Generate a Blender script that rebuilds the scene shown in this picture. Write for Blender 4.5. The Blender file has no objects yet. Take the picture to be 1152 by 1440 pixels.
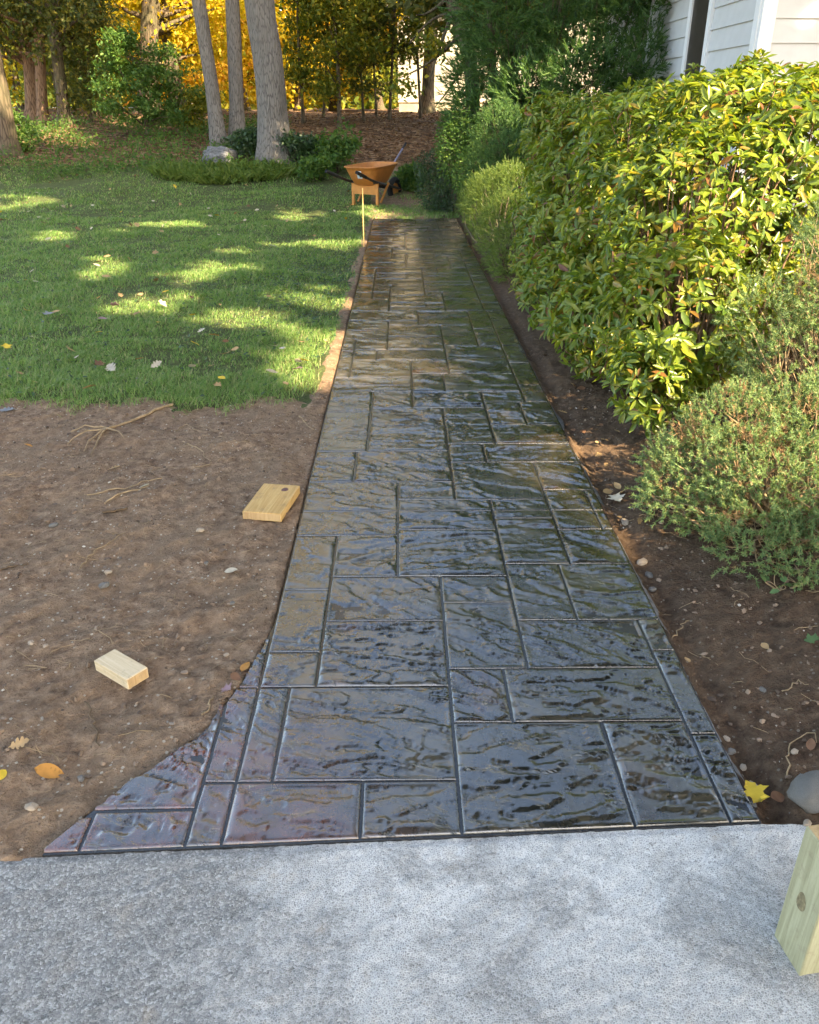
import bpy, bmesh, math, random
import numpy as np
from mathutils import Vector, Matrix, Quaternion

# ------------------------------------------------------------------ camera, sky, sun, exposure
SC = bpy.context.scene
COL = SC.collection
F = 1154.0                                   # focal length in pixels of the 1152 px wide photograph
TH = math.atan((720 - 150.5) / F)            # downward pitch
AL = math.atan(13 * math.cos(TH) / F)        # small yaw to the right of the walk
HC = 1.5
cam = bpy.data.cameras.new('camera')
cam.sensor_fit = 'HORIZONTAL'; cam.sensor_width = 36.0; cam.lens = 36.0 * F / 1152
cam.clip_start = 0.05; cam.clip_end = 2000
co = bpy.data.objects.new('camera', cam); COL.objects.link(co)
co.location = (0, 0, HC); co.rotation_euler = (math.pi / 2 - TH, 0, -AL)
SC.camera = co

SUN_EL = math.radians(38)
_h = np.array([0.68, -0.73]); _h /= np.linalg.norm(_h)
S = np.array([_h[0] * math.cos(SUN_EL), _h[1] * math.cos(SUN_EL), math.sin(SUN_EL)])
W = bpy.data.worlds.new('World'); SC.world = W; W.use_nodes = True
nt = W.node_tree
sky = nt.nodes.new('ShaderNodeTexSky'); sky.sky_type = 'NISHITA'; sky.sun_disc = False
sky.sun_elevation = SUN_EL; sky.sun_rotation = math.atan2(S[0], S[1])
sky.air_density = 1.0; sky.dust_density = 1.6; sky.ozone_density = 0.9
nt.links.new(sky.outputs[0], nt.nodes['Background'].inputs[0])
nt.nodes['Background'].inputs[1].default_value = 0.15
sl = bpy.data.lights.new('sun', 'SUN'); sl.energy = 4.7; sl.angle = math.radians(0.53); sl.color = (1.0, 0.87, 0.66)
so = bpy.data.objects.new('sun', sl); COL.objects.link(so)
so.rotation_euler = Vector(S).to_track_quat('Z', 'Y').to_euler()
so.location = (20, -15, 20)
SC.view_settings.view_transform = 'Standard'; SC.view_settings.look = 'None'
SC.view_settings.exposure = 2.5; SC.view_settings.gamma = 1.0
SC.view_settings.use_white_balance = True; SC.view_settings.white_balance_temperature = 7700
SC.cycles.max_bounces = 4; SC.cycles.diffuse_bounces = 2; SC.cycles.glossy_bounces = 2
SC.cycles.use_adaptive_sampling = True; SC.cycles.adaptive_threshold = 0.03
SC.cycles.transmission_bounces = 2; SC.cycles.transparent_max_bounces = 4
SC.cycles.use_denoising = True
SC.cycles.sample_clamp_indirect = 6.0

# ------------------------------------------------------------------ helpers
RNG = np.random.RandomState(7)
random.seed(7)
ct, st = math.cos(TH), math.sin(TH)
def ray(px, py):
    X = px - 576; v = 720 - py
    f = F * ct + v * st; z = -F * st + v * ct
    return np.array([f * math.sin(AL) + X * math.cos(AL), f * math.cos(AL) - X * math.sin(AL), z])
def G(px, py, z=0.0):
    d = ray(px, py); t = (z - HC) / d[2]; return np.array([d[0] * t, d[1] * t, z])
def at(px, py, Y):
    d = ray(px, py); t = Y / d[1]; return np.array([d[0] * t, Y, HC + d[2] * t])

def _hash(ix, iy, seed):
    n = (ix.astype(np.int64) * 374761393 + iy.astype(np.int64) * 668265263 + int(seed) * 1442695041) & 0x7fffffff
    n = ((n ^ (n >> 13)) * 1274126177) & 0x7fffffff
    return (n ^ (n >> 16)) & 0x7fffffff
def pnoise(x, y, seed=0):
    x = np.asarray(x, float); y = np.asarray(y, float)
    ix = np.floor(x); iy = np.floor(y); fx = x - ix; fy = y - iy
    u = fx * fx * fx * (fx * (fx * 6 - 15) + 10); v = fy * fy * fy * (fy * (fy * 6 - 15) + 10)
    def g(dx, dy):
        a = _hash(ix + dx, iy + dy, seed) / 0x7fffffff * 2 * np.pi
        return np.cos(a) * (fx - dx) + np.sin(a) * (fy - dy)
    a = g(0, 0) * (1 - u) + g(1, 0) * u
    b = g(0, 1) * (1 - u) + g(1, 1) * u
    return (a * (1 - v) + b * v) * 1.4
def fbm(x, y, o=4, seed=0, gain=0.5):
    r = 0; a = 1; f = 1
    for i in range(o):
        r = r + a * pnoise(np.asarray(x) * f + 17.3 * i, np.asarray(y) * f - 9.1 * i, seed + i); a *= gain; f *= 2.03
    return r
def sstep(a, b, x):
    t = np.clip((np.asarray(x, float) - a) / (b - a), 0, 1); return t * t * (3 - 2 * t)

def mesh(name, V, Fa, smooth=False):
    V = np.ascontiguousarray(V, np.float32); me = bpy.data.meshes.new(name)
    arrs = Fa if isinstance(Fa, list) else [Fa]
    arrs = [np.asarray(a, np.int32) for a in arrs if len(a)]
    nl = sum(a.size for a in arrs); nf = sum(len(a) for a in arrs)
    me.vertices.add(len(V)); me.vertices.foreach_set('co', V.ravel())
    me.loops.add(nl); me.polygons.add(nf)
    me.loops.foreach_set('vertex_index', np.concatenate([a.ravel() for a in arrs]))
    tot = np.concatenate([np.full(len(a), a.shape[1], np.int32) for a in arrs])
    me.polygons.foreach_set('loop_start', np.concatenate([[0], np.cumsum(tot)[:-1]]).astype(np.int32))
    me.polygons.foreach_set('loop_total', tot)
    me.polygons.foreach_set('use_smooth', np.full(nf, bool(smooth)))
    me.update(calc_edges=True); me.validate()
    return me
def link(name, me, mat=None, parent=None):
    o = bpy.data.objects.new(name, me); COL.objects.link(o)
    if mat is not None and me is not None and not me.materials: me.materials.append(mat)
    if parent is not None:
        o.parent = parent
        o.matrix_parent_inverse = Matrix.Translation(-Vector(parent.location)) if parent.get('_abs') else Matrix()
    return o
def tag(o, label, cat, group=None, kind=None):
    if label: o['label'] = label
    if cat: o['category'] = cat
    if group: o['group'] = group
    if kind: o['kind'] = kind
    return o
def thing(name, label, cat, loc=(0, 0, 0), rotz=0, group=None):
    o = bpy.data.objects.new(name, None); COL.objects.link(o)
    o.location = loc; o.rotation_euler = (0, 0, rotz); o.empty_display_size = 0.1
    return tag(o, label, cat, group)
def copy_tree(o, parent=None):
    c = o.copy(); COL.objects.link(c); c.parent = parent
    for ch in o.children: copy_tree(ch, c)
    return c

class MB:
    """collects vertices/faces of one mesh"""
    def __init__(s): s.V = []; s.F3 = []; s.F4 = []; s.n = 0
    def add(s, V, Fa):
        V = np.asarray(V, float); Fa = np.asarray(Fa, int)
        if len(Fa) == 0: return
        (s.F3 if Fa.shape[1] == 3 else s.F4).append(Fa + s.n); s.V.append(V); s.n += len(V)
    def me(s, name, smooth=False):
        return mesh(name, np.concatenate(s.V), [np.concatenate(l) for l in (s.F3, s.F4) if l], smooth)
    def build(s, name, mat, parent=None, smooth=False): return link(name, s.me(name, smooth), mat, parent)
    def box(s, c, d, R=None, bev=0.0):
        c = np.asarray(c, float); h = np.asarray(d, float) / 2
        if bev <= 0:
            V = np.array([[x, y, z] for x in (-1, 1) for y in (-1, 1) for z in (-1, 1)], float) * h
            Fq = [(0, 1, 3, 2), (4, 6, 7, 5), (0, 4, 5, 1), (2, 3, 7, 6), (0, 2, 6, 4), (1, 5, 7, 3)]
            if R is not None: V = V @ np.asarray(R).T
            s.add(V + c, Fq)
        else:
            bm = bmesh.new(); bmesh.ops.create_cube(bm, size=1)
            for v in bm.verts: v.co = Vector((v.co.x * h[0] * 2, v.co.y * h[1] * 2, v.co.z * h[2] * 2))
            bmesh.ops.bevel(bm, geom=bm.edges[:] , offset=bev, segments=2, affect='EDGES', profile=0.5)
            bmesh.ops.triangulate(bm, faces=bm.faces[:])
            bm.verts.index_update()
            V = np.array([v.co[:] for v in bm.verts]); Ft = np.array([[v.index for v in f.verts] for f in bm.faces]); bm.free()
            if R is not None: V = V @ np.asarray(R).T
            s.add(V + c, Ft)
    def tube(s, P, R, seg=8, cap=True, rough=0.0, seed=0):
        P = np.asarray(P, float); n = len(P); R = np.broadcast_to(np.asarray(R, float), (n,))
        T = np.gradient(P, axis=0); T /= np.linalg.norm(T, axis=1)[:, None] + 1e-9
        up = np.array([0, 0, 1.0]) if abs(T[0][2]) < 0.9 else np.array([1.0, 0, 0])
        A = np.cross(T, up); A /= np.linalg.norm(A, axis=1)[:, None] + 1e-9; B = np.cross(T, A)
        th = np.linspace(0, 2 * np.pi, seg, endpoint=False)
        rr = R[:, None] * np.ones(seg)
        if rough: rr = rr * (1 + rough * fbm(np.tile(th * 3.0 / np.pi * 2, (n, 1)), np.tile(np.linspace(0, n * 0.35, n)[:, None], (1, seg)), 3, seed))
        V = P[:, None, :] + rr[..., None] * (np.cos(th)[None, :, None] * A[:, None, :] + np.sin(th)[None, :, None] * B[:, None, :])
        V = V.reshape(-1, 3)
        i = np.arange(n - 1)[:, None] * seg; j = np.arange(seg)[None, :]; j2 = (j + 1) % seg
        Fq = np.stack([i + j, i + j2, i + seg + j2, i + seg + j], -1).reshape(-1, 4)
        s.add(V, Fq)
        if cap:
            for base, k in ((0, 0), ((n - 1) * seg, n - 1)):
                ring = V[base:base + seg]; c = P[k]
                s.add(np.vstack([ring, c]), [(a, (a + 1) % seg, seg) for a in range(seg)])

def rotz(a): c, s_ = math.cos(a), math.sin(a); return np.array([[c, -s_, 0], [s_, c, 0], [0, 0, 1]])

# leaf card clouds
def unit(v): return v / (np.linalg.norm(v, axis=-1, keepdims=True) + 1e-9)
def cards(P, D, N, L, Wd, T, Ft):
    P = np.asarray(P, float); D = unit(np.asarray(D, float)); N = np.asarray(N, float)
    Sd = unit(np.cross(N, D)); N = np.cross(D, Sd)
    L = np.broadcast_to(L, (len(P),))[:, None, None]; Wd = np.broadcast_to(Wd, (len(P),))[:, None, None]
    T = np.asarray(T, float)
    V = P[:, None] + T[None, :, 0:1] * L * D[:, None] + T[None, :, 1:2] * Wd * Sd[:, None] + T[None, :, 2:3] * L * N[:, None]
    k = len(T); Fa = (np.asarray(Ft)[None] + (np.arange(len(P)) * k)[:, None, None]).reshape(-1, np.asarray(Ft).shape[1])
    return V.reshape(-1, 3), Fa
LEAF4 = ([(0, 0, 0), (.45, .5, .10), (1, 0, -.08), (.45, -.5, .10)], [(0, 2, 1), (0, 3, 2)])
LEAF8 = ([(0, 0, 0), (.30, .40, .05), (.68, .42, .03), (1, 0, -.12), (.68, -.42, .03), (.30, -.40, .05), (.34, 0, -.02), (.70, 0, -.05)],
         [(0, 6, 1), (1, 6, 7), (1, 7, 2), (2, 7, 3), (0, 5, 6), (6, 5, 4), (6, 4, 7), (7, 4, 3)])
LEAF6 = ([(0, 0, 0), (.30, .42, .06), (.68, .40, .03), (1, 0, -.12), (.68, -.40, .03), (.30, -.42, .06)], [(0, 3, 2, 1), (0, 5, 4, 3)])
BLADE = ([(0, .5, 0), (0, -.5, 0), (.55, .38, .0), (.55, -.38, .0), (1, 0, 0)], [(0, 1, 3), (0, 3, 2), (2, 3, 4)])
def rdir(n, up=0.0):
    v = unit(RNG.normal(size=(n, 3))); v[:, 2] += up; return unit(v)

# ------------------------------------------------------------------ materials
def mat(name):
    m = bpy.data.materials.new(name); m.use_nodes = True
    t = m.node_tree; b = t.nodes['Principled BSDF']
    return m, t, b
def nd(t, typ, ins=None, **kw):
    n = t.nodes.new('ShaderNode' + typ)
    for k, v in kw.items(): setattr(n, k, v)
    for k, v in (ins or {}).items():
        if isinstance(v, bpy.types.NodeSocket): t.links.new(v, n.inputs[k])
        else: n.inputs[k].default_value = v
    return n
def ramp(t, fac, stops):
    r = t.nodes.new('ShaderNodeValToRGB'); e = r.color_ramp.elements
    while len(e) < len(stops): e.new(0.5)
    for i, (p, c) in enumerate(stops):
        e[i].position = p; e[i].color = (c[0], c[1], c[2], 1) if not isinstance(c, (int, float)) else (c, c, c, 1)
    t.links.new(fac, r.inputs[0]); return r.outputs[0]
def mixc(t, fac, a, b, mode='MIX'):
    n = t.nodes.new('ShaderNodeMix'); n.data_type = 'RGBA'; n.blend_type = mode
    for sock, v in ((n.inputs[0], fac), (n.inputs[6], a), (n.inputs[7], b)):
        if isinstance(v, bpy.types.NodeSocket): t.links.new(v, sock)
        elif isinstance(v, (int, float)): sock.default_value = v
        else: sock.default_value = (v[0], v[1], v[2], 1)
    return n.outputs[2]
def mth(t, op, a, b=0.0, clamp=False):
    n = t.nodes.new('ShaderNodeMath'); n.operation = op; n.use_clamp = clamp
    for i, v in enumerate((a, b)):
        if isinstance(v, bpy.types.NodeSocket): t.links.new(v, n.inputs[i])
        else: n.inputs[i].default_value = v
    return n.outputs[0]
def noise(t, co_, scale, detail=4, rough=0.55, dist=0.0):
    return nd(t, 'TexNoise', {'Vector': co_, 'Scale': scale, 'Detail': detail, 'Roughness': rough, 'Distortion': dist}).outputs['Fac']
def bump(t, h, strength, dist=0.01, normal=None):
    ins = {'Height': h, 'Strength': strength, 'Distance': dist}
    if normal is not None: ins['Normal'] = normal
    return nd(t, 'Bump', ins).outputs[0]
def gpos(t): return nd(t, 'NewGeometry').outputs['Position']
def ocoord(t): return nd(t, 'TexCoord').outputs['Object']

def leaf_mat(name, stops, trans=0.35, rough=0.45, spec=0.4):
    m, t, b = mat(name)
    g = nd(t, 'NewGeometry'); oi = nd(t, 'ObjectInfo')
    f = mth(t, 'FRACT', mth(t, 'ADD', g.outputs['Random Per Island'], oi.outputs['Random']))
    c = ramp(t, f, stops)
    n = noise(t, g.outputs['Position'], 40, 2)
    c = mixc(t, 0.35, c, mixc(t, 1.0, c, ramp(t, n, [(0.3, 0.55), (0.7, 1.35)]), 'MULTIPLY'))
    t.links.new(c, b.inputs['Base Color']); b.inputs['Roughness'].default_value = rough
    b.inputs['Specular IOR Level'].default_value = spec
    tr = nd(t, 'BsdfTranslucent'); c2 = mixc(t, 1.0, c, (1.25, 1.25, 0.55), 'MULTIPLY'); t.links.new(c2, tr.inputs[0])
    mx = nd(t, 'MixShader', {0: trans}); t.links.new(b.outputs[0], mx.inputs[1]); t.links.new(tr.outputs[0], mx.inputs[2])
    t.links.new(mx.outputs[0], t.nodes['Material Output'].inputs['Surface'])
    return m
def plain_mat(name, c, rough=0.6, var=0.15, scale=30, spec=0.4, metal=0, bmp=0.0):
    m, t, b = mat(name); p = ocoord(t); n = noise(t, p, scale, 4)
    lo = tuple(x * (1 - var) for x in c); hi = tuple(x * (1 + var) for x in c)
    t.links.new(ramp(t, n, [(0.3, lo), (0.7, hi)]), b.inputs['Base Color'])
    b.inputs['Roughness'].default_value = rough; b.inputs['Specular IOR Level'].default_value = spec; b.inputs['Metallic'].default_value = metal
    if bmp: t.links.new(bump(t, n, bmp, 0.005), b.inputs['Normal'])
    return m

def bark_mat(name, dark, light, scale=14, green=0.0):
    m, t, b = mat(name); p = ocoord(t)
    mp = nd(t, 'Mapping', {'Vector': p, 'Scale': (1, 1, 0.16)}).outputs[0]
    n1 = noise(t, mp, scale, 6, 0.65, 0.6); n2 = noise(t, p, 2.2, 3)
    v = nd(t, 'TexVoronoi', {'Vector': mp, 'Scale': scale * 1.3}, feature='DISTANCE_TO_EDGE').outputs['Distance']
    h = mth(t, 'ADD', mth(t, 'MULTIPLY', n1, 0.7), mth(t, 'MINIMUM', mth(t, 'MULTIPLY', v, 2.5), 0.5))
    c = ramp(t, h, [(0.28, dark), (0.75, light)])
    c = mixc(t, ramp(t, n2, [(0.45, 0.0), (0.7, 0.6)]), c, tuple(0.75 * x for x in light))
    if green: c = mixc(t, mth(t, 'MULTIPLY', ramp(t, n2, [(0.4, 0.0), (0.65, 1.0)]), green), c, (0.09, 0.11, 0.05))
    t.links.new(c, b.inputs['Base Color']); b.inputs['Roughness'].default_value = 0.9; b.inputs['Specular IOR Level'].default_value = 0.15
    t.links.new(bump(t, h, 0.8, 0.02), b.inputs['Normal'])
    return m

def soil_nodes(t, p):
    n1 = noise(t, p, 2.3, 5, 0.6); n2 = noise(t, p, 22, 6, 0.7); n3 = noise(t, p, 95, 4, 0.7)
    c = ramp(t, n2, [(0.28, (0.080, 0.048, 0.030)), (0.50, (0.235, 0.150, 0.094)), (0.72, (0.41, 0.285, 0.185))])
    c = mixc(t, ramp(t, n1, [(0.42, 0.0), (0.62, 0.55)]), c, (0.26, 0.175, 0.110))
    c = mixc(t, ramp(t, n3, [(0.60, 0.0), (0.72, 0.6)]), c, (0.40, 0.32, 0.24))
    c = mixc(t, ramp(t, n3, [(0.28, 0.6), (0.40, 0.0)]), c, (0.035, 0.022, 0.015))
    vo = nd(t, 'TexVoronoi', {'Vector': p, 'Scale': 60.0})
    spk = mth(t, 'MULTIPLY', mth(t, 'LESS_THAN', vo.outputs['Distance'], 0.26), mth(t, 'GREATER_THAN', nd(t, 'SeparateColor', {0: vo.outputs['Color']}).outputs[0], 0.86))
    c = mixc(t, spk, c, (0.42, 0.36, 0.28))
    h = mth(t, 'ADD', mth(t, 'MULTIPLY', n2, 1.0), mth(t, 'MULTIPLY', n3, 0.5))
    return c, h
def ground_material():
    m, t, b = mat('ground'); p = gpos(t); x, y, z = [nd(t, 'SeparateXYZ', {0: p}).outputs[i] for i in range(3)]
    c, h = soil_nodes(t, p)
    nb = noise(t, p, 3.0, 4)
    # soil under the turf
    lawn = mth(t, 'MULTIPLY', mth(t, 'GREATER_THAN', mth(t, 'ADD', y, mth(t, 'MULTIPLY', mth(t, 'SUBTRACT', nb, 0.5), 0.9)), 4.5), mth(t, 'LESS_THAN', mth(t, 'ADD', x, mth(t, 'MULTIPLY', mth(t, 'SUBTRACT', nb, 0.5), 0.20)), -0.50))
    gl = ramp(t, noise(t, p, 14, 5, 0.7), [(0.3, (0.050, 0.055, 0.022)), (0.55, (0.085, 0.105, 0.036)), (0.75, (0.15, 0.14, 0.065))])
    c = mixc(t, lawn, c, gl)
    # wet, darker, humus rich bed on the house side
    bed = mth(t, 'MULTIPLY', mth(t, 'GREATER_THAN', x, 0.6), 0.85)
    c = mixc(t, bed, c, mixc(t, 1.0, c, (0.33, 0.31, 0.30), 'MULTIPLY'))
    # leaf litter on the bank
    lit = mth(t, 'GREATER_THAN', mth(t, 'ADD', y, mth(t, 'MULTIPLY', mth(t, 'SUBTRACT', nb, 0.5), 2.0)), 18.0)
    vl = nd(t, 'TexVoronoi', {'Vector': p, 'Scale': 11.0}); lc = nd(t, 'SeparateColor', {0: vl.outputs['Color']}).outputs[0]
    ll = ramp(t, lc, [(0.0, (0.055, 0.032, 0.018)), (0.4, (0.115, 0.062, 0.032)), (0.8, (0.20, 0.115, 0.060)), (1.0, (0.30, 0.20, 0.12))])
    c = mixc(t, lit, c, ll)
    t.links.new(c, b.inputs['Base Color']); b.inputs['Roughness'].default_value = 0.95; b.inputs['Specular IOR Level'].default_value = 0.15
    t.links.new(bump(t, h, 1.0, 0.02), b.inputs['Normal'])
    return m

def driveway_material():
    m, t, b = mat('driveway'); p = gpos(t); sx = nd(t, 'SeparateXYZ', {0: p}); x, y = sx.outputs[0], sx.outputs[1]
    pw = nd(t, 'VectorMath', {0: p, 1: nd(t, 'VectorMath', {0: nd(t, 'TexNoise', {'Vector': p, 'Scale': 90.0, 'Detail': 3.0}).outputs['Color'], 1: (0.005, 0.005, 0.0)}, operation='MULTIPLY').outputs[0]}, operation='ADD').outputs[0]
    vo = nd(t, 'TexVoronoi', {'Vector': pw, 'Scale': 210.0}, feature='F1'); ve = nd(t, 'TexVoronoi', {'Vector': pw, 'Scale': 210.0}, feature='DISTANCE_TO_EDGE').outputs['Distance']
    r = nd(t, 'SeparateColor', {0: vo.outputs['Color']}).outputs[0]
    n1 = noise(t, p, 3.2, 9, 0.68, 0.6); n2 = noise(t, p, 7.0, 8, 0.7); n3 = noise(t, p, 160, 3, 0.7); n4 = noise(t, p, 38, 4, 0.7)
    agg = ramp(t, r, [(0.0, (0.10, 0.098, 0.092)), (0.45, (0.24, 0.225, 0.20)), (0.82, (0.43, 0.40, 0.355)), (0.97, (0.62, 0.60, 0.56))])
    agg = mixc(t, 0.5, agg, ramp(t, n4, [(0.3, (0.15, 0.152, 0.147)), (0.7, (0.36, 0.355, 0.34))]))
    # lime bloom: lies between the stones over the right part
    edge = mth(t, 'ADD', mth(t, 'MULTIPLY', mth(t, 'ADD', x, 0.45), 2.6), mth(t, 'MULTIPLY', mth(t, 'SUBTRACT', n2, 0.5), 2.8))
    bl = mth(t, 'MULTIPLY', mth(t, 'MULTIPLY', edge, 1.0, True), ramp(t, n1, [(0.42, 0.35), (0.52, 1.0)]))
    near = nd(t, 'MapRange', {0: y, 1: 0.85, 2: 1.22, 3: 0.55, 4: 1.15}).outputs[0]
    bl = mth(t, 'MULTIPLY', bl, near)
    gap = ramp(t, mth(t, 'ADD', ve, mth(t, 'MULTIPLY', mth(t, 'SUBTRACT', n3, 0.5), 0.5)), [(0.02, 1.0), (0.26, 0.10)])
    bl2 = mth(t, 'MULTIPLY', bl, mth(t, 'ADD', mth(t, 'MULTIPLY', gap, 0.85), 0.16), True)
    c = mixc(t, bl2, agg, (0.69, 0.67, 0.63))
    c = mixc(t, ramp(t, noise(t, p, 230, 3, 0.8), [(0.60, 0.0), (0.68, 0.7)]), c, (0.72, 0.72, 0.70))
    c = mixc(t, ramp(t, noise(t, p, 150, 3, 0.8), [(0.30, 0.75), (0.38, 0.0)]), c, (0.09, 0.088, 0.082))
    tan = mth(t, 'MULTIPLY', ramp(t, noise(t, p, 9, 4), [(0.60, 0.0), (0.74, 0.5)]), ramp(t, n4, [(0.4, 0.2), (0.6, 1.0)]))
    c = mixc(t, tan, c, (0.36, 0.27, 0.18))
    dk = ramp(t, noise(t, p, 75, 3, 0.7), [(0.62, 0.0), (0.70, 0.55)]); c = mixc(t, dk, c, (0.07, 0.06, 0.05))
    t.links.new(c, b.inputs['Base Color']); b.inputs['Roughness'].default_value = 0.85; b.inputs['Specular IOR Level'].default_value = 0.3
    h = mth(t, 'ADD', mth(t, 'MINIMUM', mth(t, 'MULTIPLY', ve, 3.0), 0.6), mth(t, 'MULTIPLY', n3, 0.6))
    t.links.new(bump(t, h, 0.8, 0.003), b.inputs['Normal'])
    return m

def stone_material(name='stone'):
    m, t, b = mat(name); p = gpos(t); oi = nd(t, 'ObjectInfo').outputs['Random']
    n1 = noise(t, p, 5.0, 5, 0.65, 0.8); n2 = noise(t, p, 60, 5, 0.7); n3 = noise(t, p, 260, 3, 0.7)
    c = ramp(t, n1, [(0.32, (0.008, 0.008, 0.007)), (0.50, (0.022, 0.019, 0.014)), (0.66, (0.062, 0.050, 0.029))])
    red = mth(t, 'MULTIPLY', ramp(t, noise(t, p, 3.1, 4, 0.6, 1.0), [(0.54, 0.0), (0.68, 0.5)]), ramp(t, oi, [(0.55, 0.0), (0.9, 0.6)]))
    sxp = nd(t, 'SeparateXYZ', {0: p})
    oxide = mth(t, 'MULTIPLY', nd(t, 'MapRange', {0: mth(t, 'ADD', sxp.outputs[0], mth(t, 'MULTIPLY', sxp.outputs[1], 0.55)), 1: 0.85, 2: 0.35, 3: 0.0, 4: 0.9}).outputs[0], ramp(t, noise(t, p, 7.0, 4, 0.6), [(0.40, 0.15), (0.58, 1.0)]))
    red = mth(t, 'MAXIMUM', red, oxide)
    c = mixc(t, red, c, (0.13, 0.046, 0.027))
    c = mixc(t, ramp(t, n2, [(0.55, 0.0), (0.8, 0.35)]), c, (0.09, 0.085, 0.075))
    t.links.new(c, b.inputs['Base Color'])
    ro = ramp(t, mth(t, 'ADD', mth(t, 'MULTIPLY', n1, 0.6), mth(t, 'MULTIPLY', n2, 0.4)), [(0.35, 0.20), (0.65, 0.36)])
    t.links.new(ro, b.inputs['Roughness']); b.inputs['IOR'].default_value = 1.65
    b.inputs['Specular IOR Level'].default_value = 0.3; b.inputs['Coat Weight'].default_value = 1.0; b.inputs['Coat Roughness'].default_value = 0.05; b.inputs['Coat IOR'].default_value = 1.95
    pr = nd(t, 'VectorRotate', {'Vector': nd(t, 'VectorMath', {0: p, 1: nd(t, 'CombineXYZ', {0: mth(t, 'MULTIPLY', oi, 37.0), 1: mth(t, 'MULTIPLY', oi, 91.0)}).outputs[0]}, operation='ADD').outputs[0], 'Angle': mth(t, 'SUBTRACT', mth(t, 'MULTIPLY', oi, 1.6), 0.5)}, rotation_type='Z_AXIS').outputs[0]
    pm = nd(t, 'Mapping', {'Vector': pr, 'Scale': (1.7, 7.5, 0.0)}).outputs[0]
    ln = mth(t, 'MULTIPLY', noise(t, pm, 1.5, 9, 0.66, 0.35), 6.0); fr = mth(t, 'FRACT', ln)
    led = mth(t, 'ADD', mth(t, 'FLOOR', ln), ramp(t, fr, [(0.0, 0.0), (0.07, 1.0)]))
    lmask = ramp(t, noise(t, pr, 4.5, 2), [(0.44, 0.0), (0.56, 1.0)])
    ledn = bump(t, led, lmask, 0.0034)
    h = mth(t, 'ADD', mth(t, 'MULTIPLY', n2, 0.22), mth(t, 'MULTIPLY', n3, 0.75))
    nn = bump(t, h, 0.40, 0.003, ledn); t.links.new(nn, b.inputs['Normal'])
    t.links.new(bump(t, h, 0.22, 0.003, ledn), b.inputs['Coat Normal'])
    return m

def wood_mat(name, lo, hi, axis=1, ring=(0.5, 0.5)):
    m, t, b = mat(name); p = ocoord(t)
    sc = [26, 26, 26]; sc[axis] = 1.6
    mp = nd(t, 'Mapping', {'Vector': p, 'Scale': tuple(sc)}).outputs[0]
    n = noise(t, mp, 2.2, 5, 0.6, 1.2); n2 = noise(t, p, 130, 3); n3 = noise(t, p, 9, 3)
    c = ramp(t, n, [(0.32, lo), (0.62, hi)]); c = mixc(t, ramp(t, n2, [(0.55, 0.0), (0.8, 0.25)]), c, tuple(x * 0.6 for x in lo))
    c = mixc(t, ramp(t, n3, [(0.5, 0.0), (0.75, 0.3)]), c, tuple(x * 0.8 for x in lo))
    c = mixc(t, ramp(t, noise(t, p, 24, 5, 0.7), [(0.56, 0.0), (0.70, 0.45)]), c, (0.20, 0.145, 0.095))
    t.links.new(c, b.inputs['Base Color']); b.inputs['Roughness'].default_value = 0.7; b.inputs['Specular IOR Level'].default_value = 0.25
    t.links.new(bump(t, n, 0.25, 0.002), b.inputs['Normal'])
    return m

M = {}
M['ground'] = ground_material(); M['drive'] = driveway_material(); M['stone'] = stone_material()
M['joint'] = plain_mat('joint', (0.022, 0.022, 0.022), 0.22, 0.3, 40, 0.6)
M['slab_edge'] = plain_mat('slab_edge', (0.11, 0.11, 0.11), 0.8, 0.3, 40, 0.3, 0, 0.5)
M['rock'] = plain_mat('rock', (0.15, 0.15, 0.15), 0.9, 0.45, 9, 0.2, 0, 0.6)
M['pebble'] = plain_mat('pebble', (0.34, 0.27, 0.20), 0.9, 0.35, 40, 0.2, 0, 0.4)
M['greystone'] = plain_mat('greystone', (0.15, 0.14, 0.125), 0.85, 0.4, 40, 0.3, 0, 0.5)
M['twig'] = plain_mat('twig', (0.30, 0.21, 0.12), 0.85, 0.3, 30, 0.2)
M['twig_dark'] = plain_mat('twig_dark', (0.13, 0.085, 0.05), 0.9, 0.3, 30, 0.2)
M['bark_grey'] = bark_mat('bark_grey', (0.075, 0.066, 0.058), (0.21, 0.19, 0.17), 26)
M['bark_brown'] = bark_mat('bark_brown', (0.030, 0.022, 0.016), (0.13, 0.095, 0.065), 13, 0.3)
M['bark_red'] = bark_mat('bark_red', (0.06, 0.035, 0.022), (0.26, 0.16, 0.10), 16)
M['grass'] = leaf_mat('grass', [(0.0, (0.100, 0.195, 0.052)), (0.35, (0.140, 0.260, 0.065)), (0.7, (0.20, 0.32, 0.085)), (0.92, (0.29, 0.34, 0.13)), (0.965, (0.42, 0.37, 0.22))], 0.35, 0.5, 0.3)
M['rhodo'] = leaf_mat('rhodo', [(0.0, (0.085, 0.155, 0.024)), (0.4, (0.160, 0.225, 0.030)), (0.8, (0.240, 0.280, 0.036)), (0.93, (0.33, 0.30, 0.045)), (0.985, (0.26, 0.12, 0.035)), (1.0, (0.19, 0.075, 0.04))], 0.42, 0.33, 0.5)
M['needle'] = leaf_mat('needle', [(0.0, (0.115, 0.20, 0.085)), (0.5, (0.175, 0.27, 0.105)), (0.85, (0.25, 0.31, 0.11)), (1.0, (0.34, 0.27, 0.13))], 0.3, 0.5, 0.3)
M['dryneedle'] = leaf_mat('dryneedle', [(0.0, (0.18, 0.10, 0.05)), (0.6, (0.30, 0.18, 0.09)), (1.0, (0.38, 0.27, 0.15))], 0.2, 0.7, 0.2)
M['juniper'] = leaf_mat('juniper', [(0.0, (0.035, 0.090, 0.028)), (0.6, (0.070, 0.150, 0.040)), (1.0, (0.12, 0.20, 0.05))], 0.28, 0.5, 0.3)
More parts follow.
